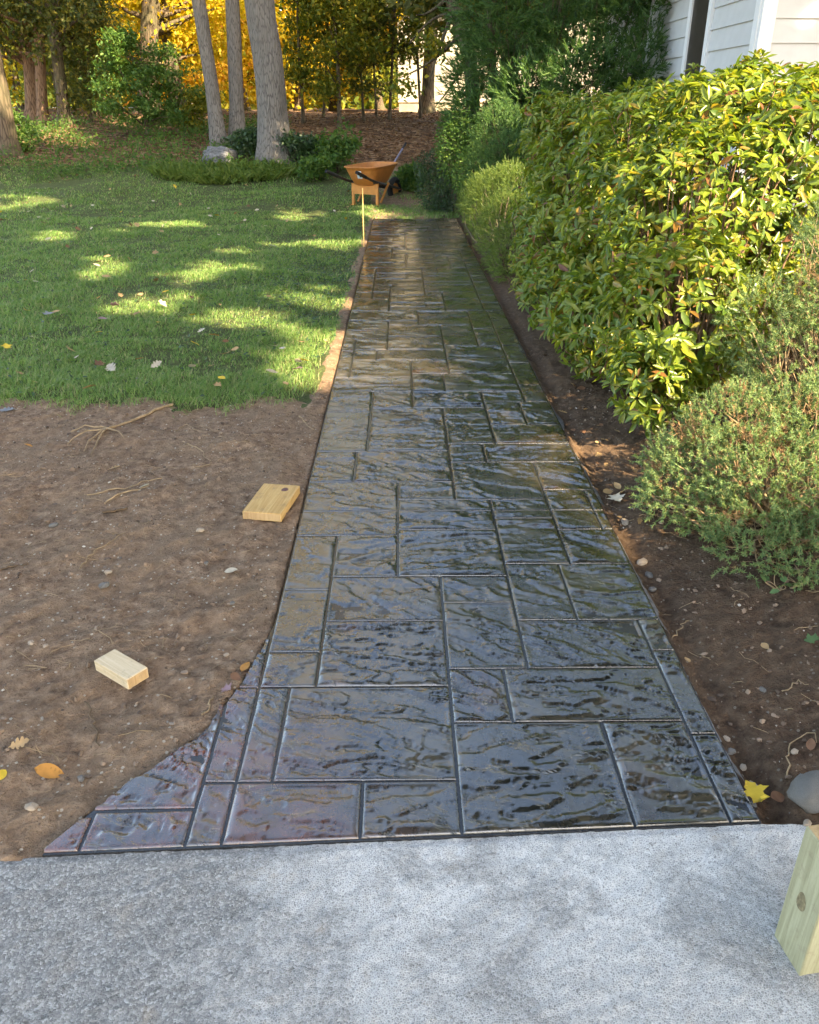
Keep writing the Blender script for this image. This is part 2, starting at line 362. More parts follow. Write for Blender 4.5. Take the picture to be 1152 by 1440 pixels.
M['cypress'] = leaf_mat('cypress', [(0.0, (0.070, 0.125, 0.025)), (0.6, (0.115, 0.175, 0.035)), (1.0, (0.17, 0.21, 0.05))], 0.3, 0.5, 0.3)
M['box'] = leaf_mat('box', [(0.0, (0.020, 0.048, 0.018)), (0.7, (0.040, 0.085, 0.028)), (1.0, (0.07, 0.12, 0.04))], 0.25, 0.35, 0.5)
M['yellow'] = leaf_mat('yellow', [(0.0, (0.40, 0.34, 0.030)), (0.5, (0.60, 0.46, 0.035)), (0.85, (0.62, 0.38, 0.04)), (1.0, (0.32, 0.36, 0.05))], 0.5, 0.5, 0.3)
M['orange'] = leaf_mat('orange', [(0.0, (0.56, 0.30, 0.03)), (0.6, (0.62, 0.42, 0.04)), (1.0, (0.45, 0.18, 0.04))], 0.5, 0.5, 0.3)
M['olive'] = leaf_mat('olive', [(0.0, (0.075, 0.115, 0.017)), (0.5, (0.140, 0.170, 0.022)), (0.85, (0.25, 0.23, 0.026)), (1.0, (0.42, 0.32, 0.03))], 0.42, 0.5, 0.3)
M['dark'] = leaf_mat('dark', [(0.0, (0.045, 0.066, 0.018)), (0.6, (0.100, 0.122, 0.027)), (1.0, (0.24, 0.20, 0.036))], 0.42, 0.5, 0.3)
M['fresh'] = leaf_mat('fresh', [(0.0, (0.040, 0.100, 0.022)), (0.5, (0.070, 0.150, 0.030)), (1.0, (0.13, 0.20, 0.04))], 0.4, 0.5, 0.3)
M['shade'] = leaf_mat('shade', [(0.0, (0.045, 0.085, 0.02)), (1.0, (0.10, 0.14, 0.03))], 0.15, 0.5, 0.3)
M['litter'] = leaf_mat('litter', [(0.0, (0.075, 0.038, 0.022)), (0.4, (0.14, 0.072, 0.038)), (0.8, (0.22, 0.125, 0.065)), (1.0, (0.34, 0.24, 0.15))], 0.2, 0.7, 0.2)
def lf(name, c): return leaf_mat(name, [(0.0, tuple(x * 0.8 for x in c)), (1.0, tuple(min(1, x * 1.2) for x in c))], 0.25, 0.6, 0.3)
M['l_tan'] = lf('leaf_tan', (0.42, 0.27, 0.13)); M['l_yellow'] = lf('leaf_yellow', (0.62, 0.44, 0.05)); M['l_orange'] = lf('leaf_orange', (0.50, 0.24, 0.06))
M['l_brown'] = lf('leaf_brown', (0.22, 0.11, 0.06)); M['l_pale'] = lf('leaf_pale', (0.52, 0.45, 0.35)); M['l_grey'] = lf('leaf_grey', (0.24, 0.25, 0.27))
M['l_mauve'] = lf('leaf_mauve', (0.36, 0.22, 0.24)); M['l_green'] = lf('leaf_green', (0.10, 0.17, 0.06))

# ------------------------------------------------------------------ terrain
XL, XR = -0.415, 0.84
Y0, Y1 = 1.395, 13.0
_hy = np.array([0, 13, 14.5, 16, 18, 21, 25, 29, 40, 100, 400]); _hz = np.array([0, 0, .02, .16, .44, .82, 1.22, 1.32, 1.35, 1.5, 2.0])
_fy = np.linspace(0, 400, 8001); _fz = np.interp(_fy, _hy, _hz)
_k = np.hanning(41); _k /= _k.sum(); _fz = np.convolve(np.pad(_fz, 20, 'edge'), _k, 'valid')
def hill(x, y):
    return np.interp(y, _fy, _fz)
# flared left edge of the walk (world x of the slab edge for y)
_fl = np.array([G(*p)[:2] for p in ((62, 1193), (128, 1140), (215, 1078), (285, 1030), (338, 962), (372, 905), (392, 862))])
def ffront(x): return np.clip((.84 - np.asarray(x, float)) * .046, 0, .11)
def warp(x, y):
    y = np.asarray(y, float); return y - ffront(x) * np.clip((1.534 - y) / .138, 0, 1)
def unwarp(x, y):
    y = np.asarray(y, float); f = ffront(x); return np.where(y >= 1.534, y, np.where(y < 1.396 - f, y + f, (y + f * 1.534 / .138) / (1 + f / .138)))
_fl[:, 1] = unwarp(_fl[:, 0], _fl[:, 1])
def flare_x(y): return np.where(np.asarray(y) > _fl[-1, 1], XL, np.minimum(np.interp(y, _fl[:, 1], _fl[:, 0]), XL))
def ground_z(x, y):
    x = np.asarray(x, float); y = np.asarray(y, float)
    z = hill(x, y) - 0.012
    near = 1 - sstep(5.5, 9, y)
    rel = 0.020 * fbm(x * 2.2, y * 2.2, 3, 3) + near * (0.009 * fbm(x * 8, y * 8, 4, 11, 0.6) + 0.011 * np.abs(fbm(x * 26, y * 26, 3, 29, .6)))
    far = sstep(9, 16, y); rel = rel + far * 0.10 * fbm(x * .35, y * .35, 3, 5)
    z = z + rel
    # trench along the right edge, bed rising beyond
    d = x - XR
    tr = np.exp(-((d - 0.055) / 0.045) ** 2) * (y < 13) * (y > 1.2)
    z = z - 0.040 * tr * (0.7 + 0.5 * fbm(y * 1.7, x * 0, 2, 8)) + np.where(d > 0, 0.07 * sstep(0.05, 0.7, d), 0)
    # small spoil ridge left
    z = z + 0.02 * np.exp(-((x - XL + 0.06) / 0.05) ** 2) * (y > 4.2) * (y < 9) * (0.5 + fbm(y * 2, x, 2, 4))
    # nothing above the slab or drive
    y = unwarp(x, y)
    inw = (x > np.where(y < 2.4, flare_x(y), XL) + 0.004) & (x < XR - 0.004) & (y > Y0 - 0.08) & (y < Y1)
    z = np.where(inw, -0.09, z)
    yb = 1.372 + 0.012 * fbm(x * 6, x * 0 + 3, 3, 21)
    ind = (y < yb)
    lip = np.exp(-((y - yb) / 0.03) ** 2) * (x < _fl[0, 0] + .05)
    z = np.where(ind, -0.09, z - 0.004 * lip)
    return z
def grid_axis(lo, hi, step, far, growth):
    a = list(np.arange(lo, hi + 1e-6, step))
    s_ = step; v = a[-1]
    while v < far: s_ *= growth; v += s_; a.append(v)
    s_ = step; v = a[0]; pre = []
    while v > -far: s_ *= growth; v -= s_; pre.append(v)
    return np.array(pre[::-1] + a)
gx = grid_axis(-2.2, 1.7, 0.016, 350, 1.10); gy = grid_axis(1.25, 4.75, 0.015, 400, 1.07)
XX, YY = np.meshgrid(gx, gy); ZZ = ground_z(XX, YY)
nxg, nyg = len(gx), len(gy)
i = (np.arange(nyg - 1)[:, None] * nxg + np.arange(nxg - 1)[None]).ravel()
ground = link('ground', mesh('ground', np.stack([XX, YY, ZZ], -1).reshape(-1, 3), np.stack([i, i + 1, i + nxg + 1, i + nxg], -1), True), M['ground'])
tag(ground, 'brown bare soil, turf base and leaf strewn bank', 'ground', kind='structure')

# driveway
dxs = np.concatenate([np.linspace(-14, -1.4, 20)[:-1], np.arange(-1.4, 1.4, 0.008), np.linspace(1.4, 10, 20)])
dys = np.concatenate([np.linspace(-18, 0.8, 20)[:-1], np.arange(0.8, Y0 - .004, 0.008), [Y0 - .001]])
DX, DY = np.meshgrid(dxs, dys)
DZ = -0.008 + 0.0022 * fbm(DX * 38, DY * 38, 3, 55, .6) + 0.004 * fbm(DX * 3, DY * 3, 2, 56)
DZ = np.where(DY > Y0 - .012, DZ - 0.003, DZ)
n_ = len(dxs); i = (np.arange(len(dys) - 1)[:, None] * n_ + np.arange(n_ - 1)[None]).ravel()
drive = link('driveway', mesh('driveway', np.stack([DX, DY - ffront(DX), DZ], -1).reshape(-1, 3), np.stack([i, i + 1, i + n_ + 1, i + n_], -1), True), M['drive'])
tag(drive, 'weathered grey driveway with white lime bloom', 'driveway', kind='structure')

# ------------------------------------------------------------------ walkway of stamped stones
walk = link('walkway', None); walk['kind'] = 'structure'; walk['label'] = 'dark wet stamped concrete walkway'; walk['category'] = 'walkway'
mb = MB()
ysl = np.linspace(Y0, Y1, 80); flx = flare_x(ysl)
ysl = np.unique(np.concatenate([ysl, np.linspace(Y0, 2.5, 30)])); flx = flare_x(ysl)
Vb = []
for yy, fx in zip(ysl, flx):
    Vb += [(fx, yy, -0.075), (fx, yy, -0.0058), (XR, yy, -0.0058), (XR, yy, -0.075)]
Vb = np.array(Vb); Vb[:, 1] = warp(Vb[:, 0], Vb[:, 1]); nb_ = len(ysl); Fq = []
for k in range(nb_ - 1):
    a = k * 4; b_ = a + 4
    Fq += [(a, b_, b_ + 1, a + 1), (a + 1, b_ + 1, b_ + 2, a + 2), (a + 2, b_ + 2, b_ + 3, a + 3)]
Fq += [(0, 1, 2, 3), (4 * nb_ - 1, 4 * nb_ - 2, 4 * nb_ - 3, 4 * nb_ - 4)]
mb.add(Vb, Fq); mb.build('slab', M['joint'], walk)

STONES = [(-.415,-.1,1.3962,1.534),(-.1,.135,1.3962,1.534),(-.415,-.326,1.534,1.904),(-.326,.135,1.534,1.904),(.135,.54,1.3962,1.747),(.54,.767,1.3962,1.747),
(.767,.84,1.3962,1.696),(.767,.84,1.696,2.072),(.767,.84,2.072,2.242),(.135,.299,1.747,1.986),(.299,.767,1.747,1.986),(.135,.374,1.986,2.351),(.135,.374,2.351,2.524),
(.374,.767,1.986,2.242),(.374,.571,2.242,2.61),(.571,.84,2.242,2.61),(.374,.616,2.61,2.981),(.374,.616,2.981,3.054),(.374,.616,3.054,3.163),(.616,.84,2.61,2.882),
(.616,.795,2.882,3.054),(.795,.84,2.882,3.054),(.616,.795,3.054,3.257),(.795,.84,3.054,3.257),(-.017,.374,2.524,2.882),(-.017,.374,2.882,3.054),(-.017,.374,3.054,3.163),
(-.415,-.252,1.904,2.072),(-.415,-.252,2.072,2.437),(-.415,-.252,2.437,2.839),(-.252,.135,1.904,2.242),(-.252,.135,2.242,2.524),(-.252,-.017,2.524,2.839),(-.415,-.017,2.839,3.054),
(-.415,-.017,3.054,3.348),(-.017,.227,3.163,3.348),(-.415,-.217,3.348,3.712),(-.217,.227,3.348,3.712),(.227,.616,3.163,3.569),(.227,.398,3.569,3.806),(.398,.84,3.569,3.806),
(.616,.84,3.257,3.569),(.227,.465,3.806,4.18),(.227,.465,4.18,4.358),(.465,.84,3.806,4.081),(.465,.663,4.081,4.453),(.663,.84,4.081,4.453),(-.415,-.169,3.712,4.284),
(-.169,.227,3.712,4.06),(-.169,.227,4.06,4.358),(-.415,-.169,4.284,4.654),(-.169,.062,4.358,4.654),(.062,.465,4.358,4.654),(.465,.703,4.453,4.654),(.703,.84,4.453,4.768),
(-.415,.062,4.654,4.768),(-.415,.062,4.768,4.932),(.062,.258,4.654,5.008),(.258,.703,4.654,4.768),(.258,.703,4.768,5.008),(.703,.84,4.768,5.248),(.703,.84,5.248,5.669),
(.062,.299,5.008,5.315),(.299,.703,5.008,5.349),(-.326,.062,4.932,5.315),(-.415,-.326,4.932,5.315),(-.415,-.326,5.315,5.55),(-.326,-.169,5.315,5.573),(-.169,.299,5.315,5.573),
(.299,.703,5.349,5.669),(-.415,-.326,5.55,5.873),(-.326,-.1,5.573,5.873),(-.1,.299,5.573,5.935),(.299,.54,5.669,6.061),(.54,.703,5.669,6.17),(.703,.84,5.669,6.17),
(-.415,-.1,5.873,6.126),(-.415,-.1,6.126,6.423),(-.1,.299,5.935,6.283),(.299,.54,6.061,6.283),(-.415,.135,6.423,6.774),(.135,.54,6.283,6.569),(-.1,.135,6.283,6.423),
(.135,.54,6.569,6.774),(.54,.703,6.17,6.774),(.703,.84,6.17,6.774)]
# the rest of the random ashlar pattern, on a module of 8 across
cw = (XR - XL) / 8; rows_ = int(round((Y1 - 6.774) / cw)); chh = (Y1 - 6.774) / rows_
occ = np.zeros((rows_, 8), bool); rr = random.Random(5)
for r_ in range(rows_):
    for c_ in range(8):
        if occ[r_, c_]: continue
        opts = [(3, 2), (3, 2), (2, 2), (2, 1), (3, 1), (1, 1), (2, 3), (1, 2)]; rr.shuffle(opts)
        for w_, h_ in opts + [(1, 1)]:
            if c_ + w_ <= 8 and r_ + h_ <= rows_ and not occ[r_:r_ + h_, c_:c_ + w_].any():
                occ[r_:r_ + h_, c_:c_ + w_] = True
                STONES.append((XL + c_ * cw, XL + (c_ + w_) * cw, 6.774 + r_ * chh, 6.774 + (r_ + h_) * chh)); break

def slate(x, y, seed):
    r = np.random.RandomState(seed); a = r.uniform(-.75, .25); ca, sa = math.cos(a), math.sin(a)
    u = (x * ca + y * sa) * 2.2 + r.uniform(0, 50); v = (-x * sa + y * ca) * 7.0 + r.uniform(0, 50)
    w = fbm(u * 1.3, v * 1.3, 3, seed); w2 = fbm(u * 1.3 + 31, v * 1.3, 3, seed + 9)
    n = fbm(u + 0.5 * w, v + 0.5 * w2, 6, seed + 3, .60)
    t_ = n * r.uniform(1.2, 2.9) + r.uniform(0, 1); fl = np.floor(t_); fr = t_ - fl
    led = fl + sstep(0.0, 0.06, fr) * 0.97 + fr * 0.03
    led = np.clip(led - np.median(led), -1.6, 1.6)
    return led * r.uniform(0.0030, 0.0050) + 0.00035 * fbm(x * 40, y * 40, 2, seed + 7, .6)
def stone_obj(x0, x1, y0, y1, seed, xl=None, smooth=True):
    g = 0.0032 if y0 < 3.5 else (0.0048 if y0 < 6.5 else .0068)
    d0 = y0 + g; d1 = y1 - g
    ym = 0.5 * (y0 + y1); res = 0.0050 if ym < 2.3 else (0.0085 if ym < 4.6 else (0.02 if ym < 7 else 0.045))
    nx = max(4, int((x1 - x0) / res)); ny = max(4, int((y1 - y0) / res))
    e = 0.0045
    def par(L, n): return np.concatenate([[0, 0, e * .35 / L, e / L], np.linspace(2 * e / L, 1 - 2 * e / L, n), [1 - e / L, 1 - e * .35 / L, 1, 1]])
    sx = par(x1 - x0 - 2 * g, nx); sy = par(d1 - d0, ny)
    yy = d0 + sy * (d1 - d0)
    if xl is None: xa = np.full_like(yy, x0 + g)
    else: xa = np.minimum(xl(yy), x1 - g - .012)
    X = xa[:, None] + sx[None] * ((x1 - g) - xa)[:, None]; Yg = np.repeat(yy[:, None], len(sx), 1)
    dx = np.minimum(X - xa[:, None], (x1 - g) - X); dy = np.minimum(Yg - d0, d1 - Yg); d = np.minimum(dx, dy)
    if xl is not None: d = np.minimum(np.maximum((x1 - g) - X, 0), dy)
    Z = slate(X, Yg, seed) * sstep(0.0, 0.016, d)
    base = 0.0012 * np.random.RandomState(seed).uniform(-1, 1)
    Z = Z + base - 0.0045 * (1 - np.clip(d / 0.0045, 0, 1)) ** 2
    skirt = np.zeros_like(Z, bool); skirt[0] = skirt[-1] = True; skirt[:, 0] = skirt[:, -1] = True
    Z = np.where(skirt, -0.014, Z)
    n2 = X.shape[1]; i = (np.arange(X.shape[0] - 1)[:, None] * n2 + np.arange(n2 - 1)[None]).ravel()
    return link('stone', mesh('stone', np.stack([X, warp(X, Yg), Z], -1).reshape(-1, 3), np.stack([i, i + 1, i + n2 + 1, i + n2], -1), True), M['stone'], walk)
for k, (a, b_, c_, d_) in enumerate(STONES): stone_obj(a, b_, c_, d_, 100 + k * 13)
# flared corner pieces, left of the long groove
fx2 = G(265, 1168)[0]; fx3 = G(120, 1172)[0]; yq1 = 1.534; yq2 = 1.475; yq3 = 1.904
stone_obj(fx2, XL, 1.3962, yq1, 9001)
fl_ = lambda yy: np.maximum(flare_x(yy) + 0.002, fx2 + 0.006)
stone_obj(fx2, XL, yq1, yq3, 9002, fl_)
stone_obj(fx3, fx2, 1.3962, yq2, 9003)
stone_obj(_fl[0, 0], fx3, 1.3962, yq2 - .01, 9004, lambda yy: flare_x(yy) + .002)
ymx = np.interp(fx2, _fl[:, 0], _fl[:, 1])
stone_obj(fx3 - .02, fx2, yq2, ymx, 9005, lambda yy: flare_x(yy) + .002)
stone_obj(XL - .07, XL, yq3, 2.15, 9006, lambda yy: flare_x(yy) + .002)
# rough concrete skirt where the slab meets soil on the right and the drive in front
mb = MB(); ye = np.linspace(1.45, 6.5, 260)
xo = XR + 0.012 + 0.012 * np.maximum(0, fbm(ye * 3, ye * 0, 3, 71)) + 0.022 * np.maximum(0, fbm(ye * 1.1, ye * 0 + 4, 2, 72)) * (ye > 2.3) * (ye < 4.6)
Ve = np.stack([np.stack([np.full_like(ye, XR - .002), ye, -0.012 + 0 * ye], -1), np.stack([xo - .004, ye, -0.014 + .004 * fbm(ye * 20, ye * 0, 2, 5)], -1), np.stack([xo + .008, ye, -.06 + 0 * ye], -1)], 1).reshape(-1, 3)
i = np.arange(259) * 3
mb.add(Ve, np.concatenate([np.stack([i, i + 1, i + 4, i + 3], -1), np.stack([i + 1, i + 2, i + 5, i + 4], -1)])); mb.build('concrete_skirt', M['slab_edge'], walk, True)

# ------------------------------------------------------------------ houses
M['siding'] = plain_mat('siding', (0.56, 0.56, 0.55), 0.55, 0.05, 6, 0.35); M['trim'] = plain_mat('trim', (0.76, 0.76, 0.75), 0.5, 0.04, 8, 0.4)
M['brown_door'] = plain_mat('brown_door', (0.035, 0.026, 0.020), 0.45, 0.25, 12, 0.4); M['shingle'] = plain_mat('shingle', (0.055, 0.055, 0.058), 0.9, 0.35, 20, 0.2)
M['found'] = plain_mat('foundation', (0.30, 0.26, 0.18), 0.9, 0.2, 5, 0.2, 0, 0.3); M['pale_wall'] = plain_mat('pale_wall', (0.34, 0.31, 0.25), 0.7, 0.08, 4, 0.3)
M['glass'] = plain_mat('glass', (0.02, 0.022, 0.025), 0.06, 0.1, 5, 0.6)
hc = at(1066, 60, 9.0); HX, HY = hc[0], 9.0; HY2 = 12.8; HXE = HX + 9.0; EAVE = 3.05
house = thing('house', 'white clapboard house corner rising behind the big broadleaf hedge', 'house', (HX, HY, 0))
mb = MB(); mb.box((4.5 + .03, (HY2 + 3 - HY) / 2 + .03, EAVE / 2), (9.0, HY2 + 3 - HY, EAVE)); mb.build('wall', M['siding'], house)
EXP = 0.205; nbd = int(EAVE / EXP)
def board_mesh(L):           # clapboard: thin on top, thick below, runs along +x, faces -y
    V = [(0, 0, 0), (L, 0, 0), (L, -.024, 0), (0, -.024, 0), (0, 0, EXP + .02), (L, 0, EXP + .02), (L, -.003, EXP + .02), (0, -.003, EXP + .02)]
    me = mesh('siding_board', V, np.array([(0, 3, 2, 1), (4, 5, 6, 7), (3, 7, 6, 2), (0, 4, 7, 3), (1, 2, 6, 5)])); me.materials.append(M['siding']); return me
d0 = HX / (ray(1000, 30)[0] / ray(1000, 30)[1]) - HY; d1 = HX / (ray(975, 40)[0] / ray(975, 40)[1]) - HY
casing = .11
segs = [(.11, d0 - casing), (d1 + casing, HY2 - HY)]
bm_f = board_mesh(9.0 - .11)
bms = [board_mesh(b_ - a) for a, b_ in segs]; bm_top = board_mesh(HY2 - HY - .11)
for k in range(nbd):
    o = link('siding_board', bm_f, None, house); o.location = (.11, -.002, k * EXP)
    if k * EXP < 2.85 and k * EXP > -1:
        for (a, b_), me in zip(segs, bms):
            o = link('siding_board', me, None, house); o.location = (-.002, b_, k * EXP); o.rotation_euler = (0, 0, -math.pi / 2)
    else:
        o = link('siding_board', bm_top, None, house); o.location = (-.002, HY2 - HY, k * EXP); o.rotation_euler = (0, 0, -math.pi / 2)
mb = MB(); mb.box((.05, -.02, EAVE / 2), (.13, .04, EAVE)); mb.box((-.017, .056, EAVE / 2), (.04, .11, EAVE)); mb.build('corner_board', M['trim'], house)
dr = MB(); dr.box((-.004, (d0 + d1) / 2, 1.5), (.05, d1 - d0, 2.7)); dob = dr.build('door', M['brown_door'], house)
mb = MB()
for yy in (d0 - casing / 2, d1 + casing / 2): mb.box((-.022, yy, 1.52), (.055, casing - .004, 2.78))
mb.box((-.022, (d0 + d1) / 2, 2.94), (.06, d1 - d0 + 2 * casing + .04, .13)); mb.build('casing', M['trim'], dob)
mb = MB(); mb.box((-.022, HY2 - HY + .05, EAVE / 2), (.05, .10, EAVE)); mb.build('end_board', M['trim'], house)
mb = MB(); ov = .35; rz_ = EAVE + .02
yA, yB = -ov, HY2 + 3 - HY + ov; xm = 4.5
V = np.array([(-ov, yA, rz_), (-ov, yB, rz_), (9 + ov, yB, rz_), (9 + ov, yA, rz_), (2.6, 3.4, rz_ + 2.4), (9 - 2.6, 3.4, rz_ + 2.4), (-ov, yA, rz_ - .16), (-ov, yB, rz_ - .16), (9 + ov, yB, rz_ - .16), (9 + ov, yA, rz_ - .16)])
mb.add(V, [(0, 4, 1), (2, 5, 3)]); mb.add(V, [(0, 3, 5, 4), (1, 4, 5, 2), (0, 1, 7, 6), (1, 2, 8, 7), (2, 3, 9, 8), (3, 0, 6, 9), (6, 7, 8, 9)]); mb.build('roof', M['shingle'], house)

# pale house far behind the trees
fh0 = at(560, 150, 34)[0]; fh1 = at(735, 150, 34)[0]
fhouse = thing('house', 'pale far house wall seen between the tree trunks', 'house', (fh0, 34, 1.2))
wdt = fh1 - fh0 + 3
mb = MB(); mb.box((wdt / 2, 3, 1.95), (wdt, 6, 3.0)); mb.build('wall', M['pale_wall'], fhouse)
mb = MB(); mb.box((wdt / 2, 3, 0.1), (wdt - .06, 5.94, .72)); mb.build('foundation', M['found'], fhouse)
lb = mesh('siding_board', [(0, 0, 0), (wdt, 0, 0), (wdt, -.012, 0), (0, -.012, 0), (0, 0, .26), (wdt, 0, .26), (wdt, -.004, .26), (0, -.004, .26)], np.array([(0, 3, 2, 1), (4, 5, 6, 7), (3, 7, 6, 2), (0, 4, 7, 3), (1, 2, 6, 5)])); lb.materials.append(M['pale_wall'])
for k in range(12):
    o = link('siding_board', lb, None, fhouse); o.location = (0, -.003, .46 + k * .25)
mb = MB(); mb.add(np.array([(-.4, -.4, 3.45), (wdt + .4, -.4, 3.45), (wdt + .4, 6.4, 3.45), (-.4, 6.4, 3.45), (-.4, 3, 5.6), (wdt + .4, 3, 5.6)]), [(0, 1, 5, 4), (2, 3, 4, 5), (0, 3, 2, 1)]); mb.add(np.array([(-.4, -.4, 3.45), (-.4, 6.4, 3.45), (-.4, 3, 5.6), (wdt + .4, -.4, 3.45), (wdt + .4, 6.4, 3.45), (wdt + .4, 3, 5.6)]), [(0, 2, 1), (3, 4, 5)]); mb.build('roof', M['shingle'], fhouse)

# pale grey road far left beyond the trees
rd = link('road', mesh('road', [(-60, 44, 1.46), (-12, 44, 1.46), (-12, 50, 1.50), (-60, 50, 1.50)], np.array([(0, 1, 2, 3)])), plain_mat('asphalt', (0.13, 0.135, 0.14), .9, .2, 3)); tag(rd, None, None, kind='structure')

# ------------------------------------------------------------------ trees and shrubs
def ell(n, c, r, pw=0.45):
    d = unit(RNG.normal(size=(n, 3))) * (RNG.rand(n, 1) ** pw); return np.asarray(c) + d * np.asarray(r)
def crown_pts(ells, n, nclump, sig):
    """clumped leaf positions in a union of ellipsoids"""
    w = np.array([e[3] * e[4] * e[5] for e in ells]) ** .75; w /= w.sum(); C = []
    for e, ww in zip(ells, w): C.append(ell(max(2, int(nclump * ww)), e[:3], e[3:6]))
    C = np.concatenate(C); idx = RNG.randint(len(C), size=n)
    s_ = sig * RNG.uniform(.55, 1.35, len(C))
    return C[idx] + RNG.normal(size=(n, 3)) * s_[idx][:, None] * np.array([1, 1, .6]), C
def curve(p0, p1, bend, n=7, seed=None):
    p0 = np.asarray(p0, float); p1 = np.asarray(p1, float); t_ = np.linspace(0, 1, n)[:, None]
    r = np.random.RandomState(seed if seed is not None else RNG.randint(1 << 30))
    off = r.normal(size=3) * bend * np.linalg.norm(p1 - p0)
    return p0 + (p1 - p0) * t_ + off * (4 * t_ * (1 - t_)) * .5 + np.array([0, 0, -1.0]) * 0
def tree(name, label, group, path, radii, ells, n, leafmat, barkmat, lsize, nclump=60, sig=.35, limbs=14, up=.3, cat='tree', seg=14, droop=0.0, limb_r=.03, tmpl=LEAF4, wr=.62):
    path = np.asarray(path, float)
    root = thing(name, label, cat, tuple(path[0]), 0, group); b0 = path[0]
    P, C = crown_pts(ells, n, nclump, sig) if n else (np.zeros((0, 3)), np.zeros((0, 3)))
    mb = MB(); tt = np.linspace(0, 1, 26); pp = np.stack([np.interp(tt, np.linspace(0, 1, len(path)), path[:, k]) for k in range(3)], -1)
    rr_ = np.interp(tt, np.linspace(0, 1, len(radii)), radii); rr_[0] *= 1.5; rr_[1] *= 1.16; pp[:, 0] += rr_ * .12 * fbm(tt * 7, tt * 0 + b0[0], 2, 41) * np.minimum(tt * 8, 1); pp[:, 1] += rr_ * .12 * fbm(tt * 7, tt * 0 + b0[1], 2, 42) * np.minimum(tt * 8, 1)
    mb.tube(pp - b0, rr_, seg, True, .10, RNG.randint(999))
    if len(C):
        for k in RNG.choice(len(C), min(limbs, len(C)), False):
            c = C[k]; zi = np.clip(c[2] - abs(RNG.normal()) * .5 - .25 * np.linalg.norm(c[:2] - b0[:2]), pp[3, 2], pp[-1, 2])
            j = np.argmin(abs(pp[:, 2] - zi)); q = curve(pp[j], c, .12)
            mb.tube(q - b0, np.linspace(min(rr_[j] * .45, limb_r * 2), .006, len(q)), 5, False)
    mb.build('trunk', barkmat, root, True)
    if n:
        D = rdir(n, -droop); N = rdir(n, up)
        L = lsize * RNG.uniform(.6, 1.3, n)
        V, Fa = cards(P, D, N, L, L * wr, *tmpl)
        link('crown', mesh('crown', V - b0, Fa), leafmat, root)
    return root
def gz(x, y): return float(ground_z(np.array([x]), np.array([y]))[0])
def gp(px, py, Y):
    p = at(px, py, Y); p[2] = gz(p[0], p[1]) - .03; return p
def upath(pxs, Y, ztop, wob=0.0):
    """trunk path: base on the ground, through the given pixels at distance Y, then on to ztop"""
    b = gp(pxs[0][0], pxs[0][1], Y); pts = [b] + [at(px, py, Y) for px, py in pxs[1:]]
    d = (pts[-1] - pts[0]); k = (ztop - pts[-1][2]) / d[2]; pts.append(pts[-1] + d * k * np.array([.6, .6, 1])); return pts
def rs(path, n=8):
    path = np.asarray(path); s_ = np.concatenate([[0], np.cumsum(np.linalg.norm(np.diff(path, axis=0), axis=1))]); t_ = np.linspace(0, s_[-1], n)
    return np.stack([np.interp(t_, s_, path[:, k]) for k in range(3)], -1)

# three grey trunks by the rock
pA = rs(upath([(309, 205), (296, 110), (279, 0)], 20, 11)); pB = rs(upath([(334, 205), (332, 110), (327, 0)], 20.4, 11.5)); pC = rs(upath([(388, 232), (381, 120), (364, 0)], 17.8, 13))
for p_, r0, lab in ((pA, .150, 'slim grey tree trunk leaning left, leftmost of the three beside the rock'), (pB, .155, 'slim upright grey tree trunk, middle one of the three behind the rock'), (pC, .285, 'thickest grey furrowed tree trunk, right of the boulder at the lawn edge')):
    top = p_[-1]
    tree('shade_tree', lab, 'grey trunked trees at the lawn edge', p_, [r0 * 1.02, r0 * .93, r0 * .88, r0 * .5], [(top[0], top[1], top[2] - 2.5, 2.3, 2.3, 2.8)], 5200, M['yellow'], M['bark_grey'], .17, 40, .5, 12, seg=24, limb_r=.04)
# trunk cut by the left edge of the picture
p_ = rs(upath([(12, 212), (4, 150), (-8, 90)], 19, 9)); top = p_[-1]
tree('shade_tree', 'mossy tree trunk cut off by the left edge of the picture', None, p_, [.2, .17, .15, .06], [(top[0], top[1], top[2] - 2, 2, 2, 2.2)], 3500, M['olive'], M['bark_brown'], .16, 40, .5)
# dark evergreens at the far left
for k, (px, py, Y, tx, r0) in enumerate(((47, 168, 25, 32, .17), (60, 172, 24.4, 52, .14), (92, 178, 23.6, 72, .15))):
    b0 = gp(px, py, Y); tp = at(tx, 0, Y)
    e = [(b0[0] - .6, Y, 5.0, 2.3, 1.8, 2.4), (b0[0] + .2, Y - .3, 3.5, 1.5, 1.0, .75), (b0[0], Y, 8, 1.8, 1.6, 2.2)]
    lab = ['dark evergreen with tan trunk, farthest left of the three trunks', 'dark evergreen with reddish trunk, middle of the three trunks at far left', 'dark evergreen with bent dark trunk, right of two tan trunks'][k]
    tree('evergreen_tree', lab, 'dark evergreens at the far left', rs([b0, tp, tp + np.array([-.2, 0, 5.5])]), [r0, r0 * .8, r0 * .3], e, 9000, M['dark'], [M['bark_red'], M['bark_red'], M['bark_brown']][k], .12, 90, .33, 24, limb_r=.03, droop=.3)
p0 = gp(128, 165, 24); tree('evergreen_shrub', 'dark dense evergreen bush beside the far left trunks', None, [p0, p0 + np.array([0, 0, 1.0])], [.05, .02], [(p0[0], 24, p0[2] + .75, .75, .7, .75), (p0[0] + .3, 24.2, p0[2] + 1.9, .8, .7, .9), (p0[0] - .1, 24.4, p0[2] + 3.2, 1.0, .7, 1.0)], 6500, M['dark'], M['bark_brown'], .10, 70, .22, 12, cat='shrub')
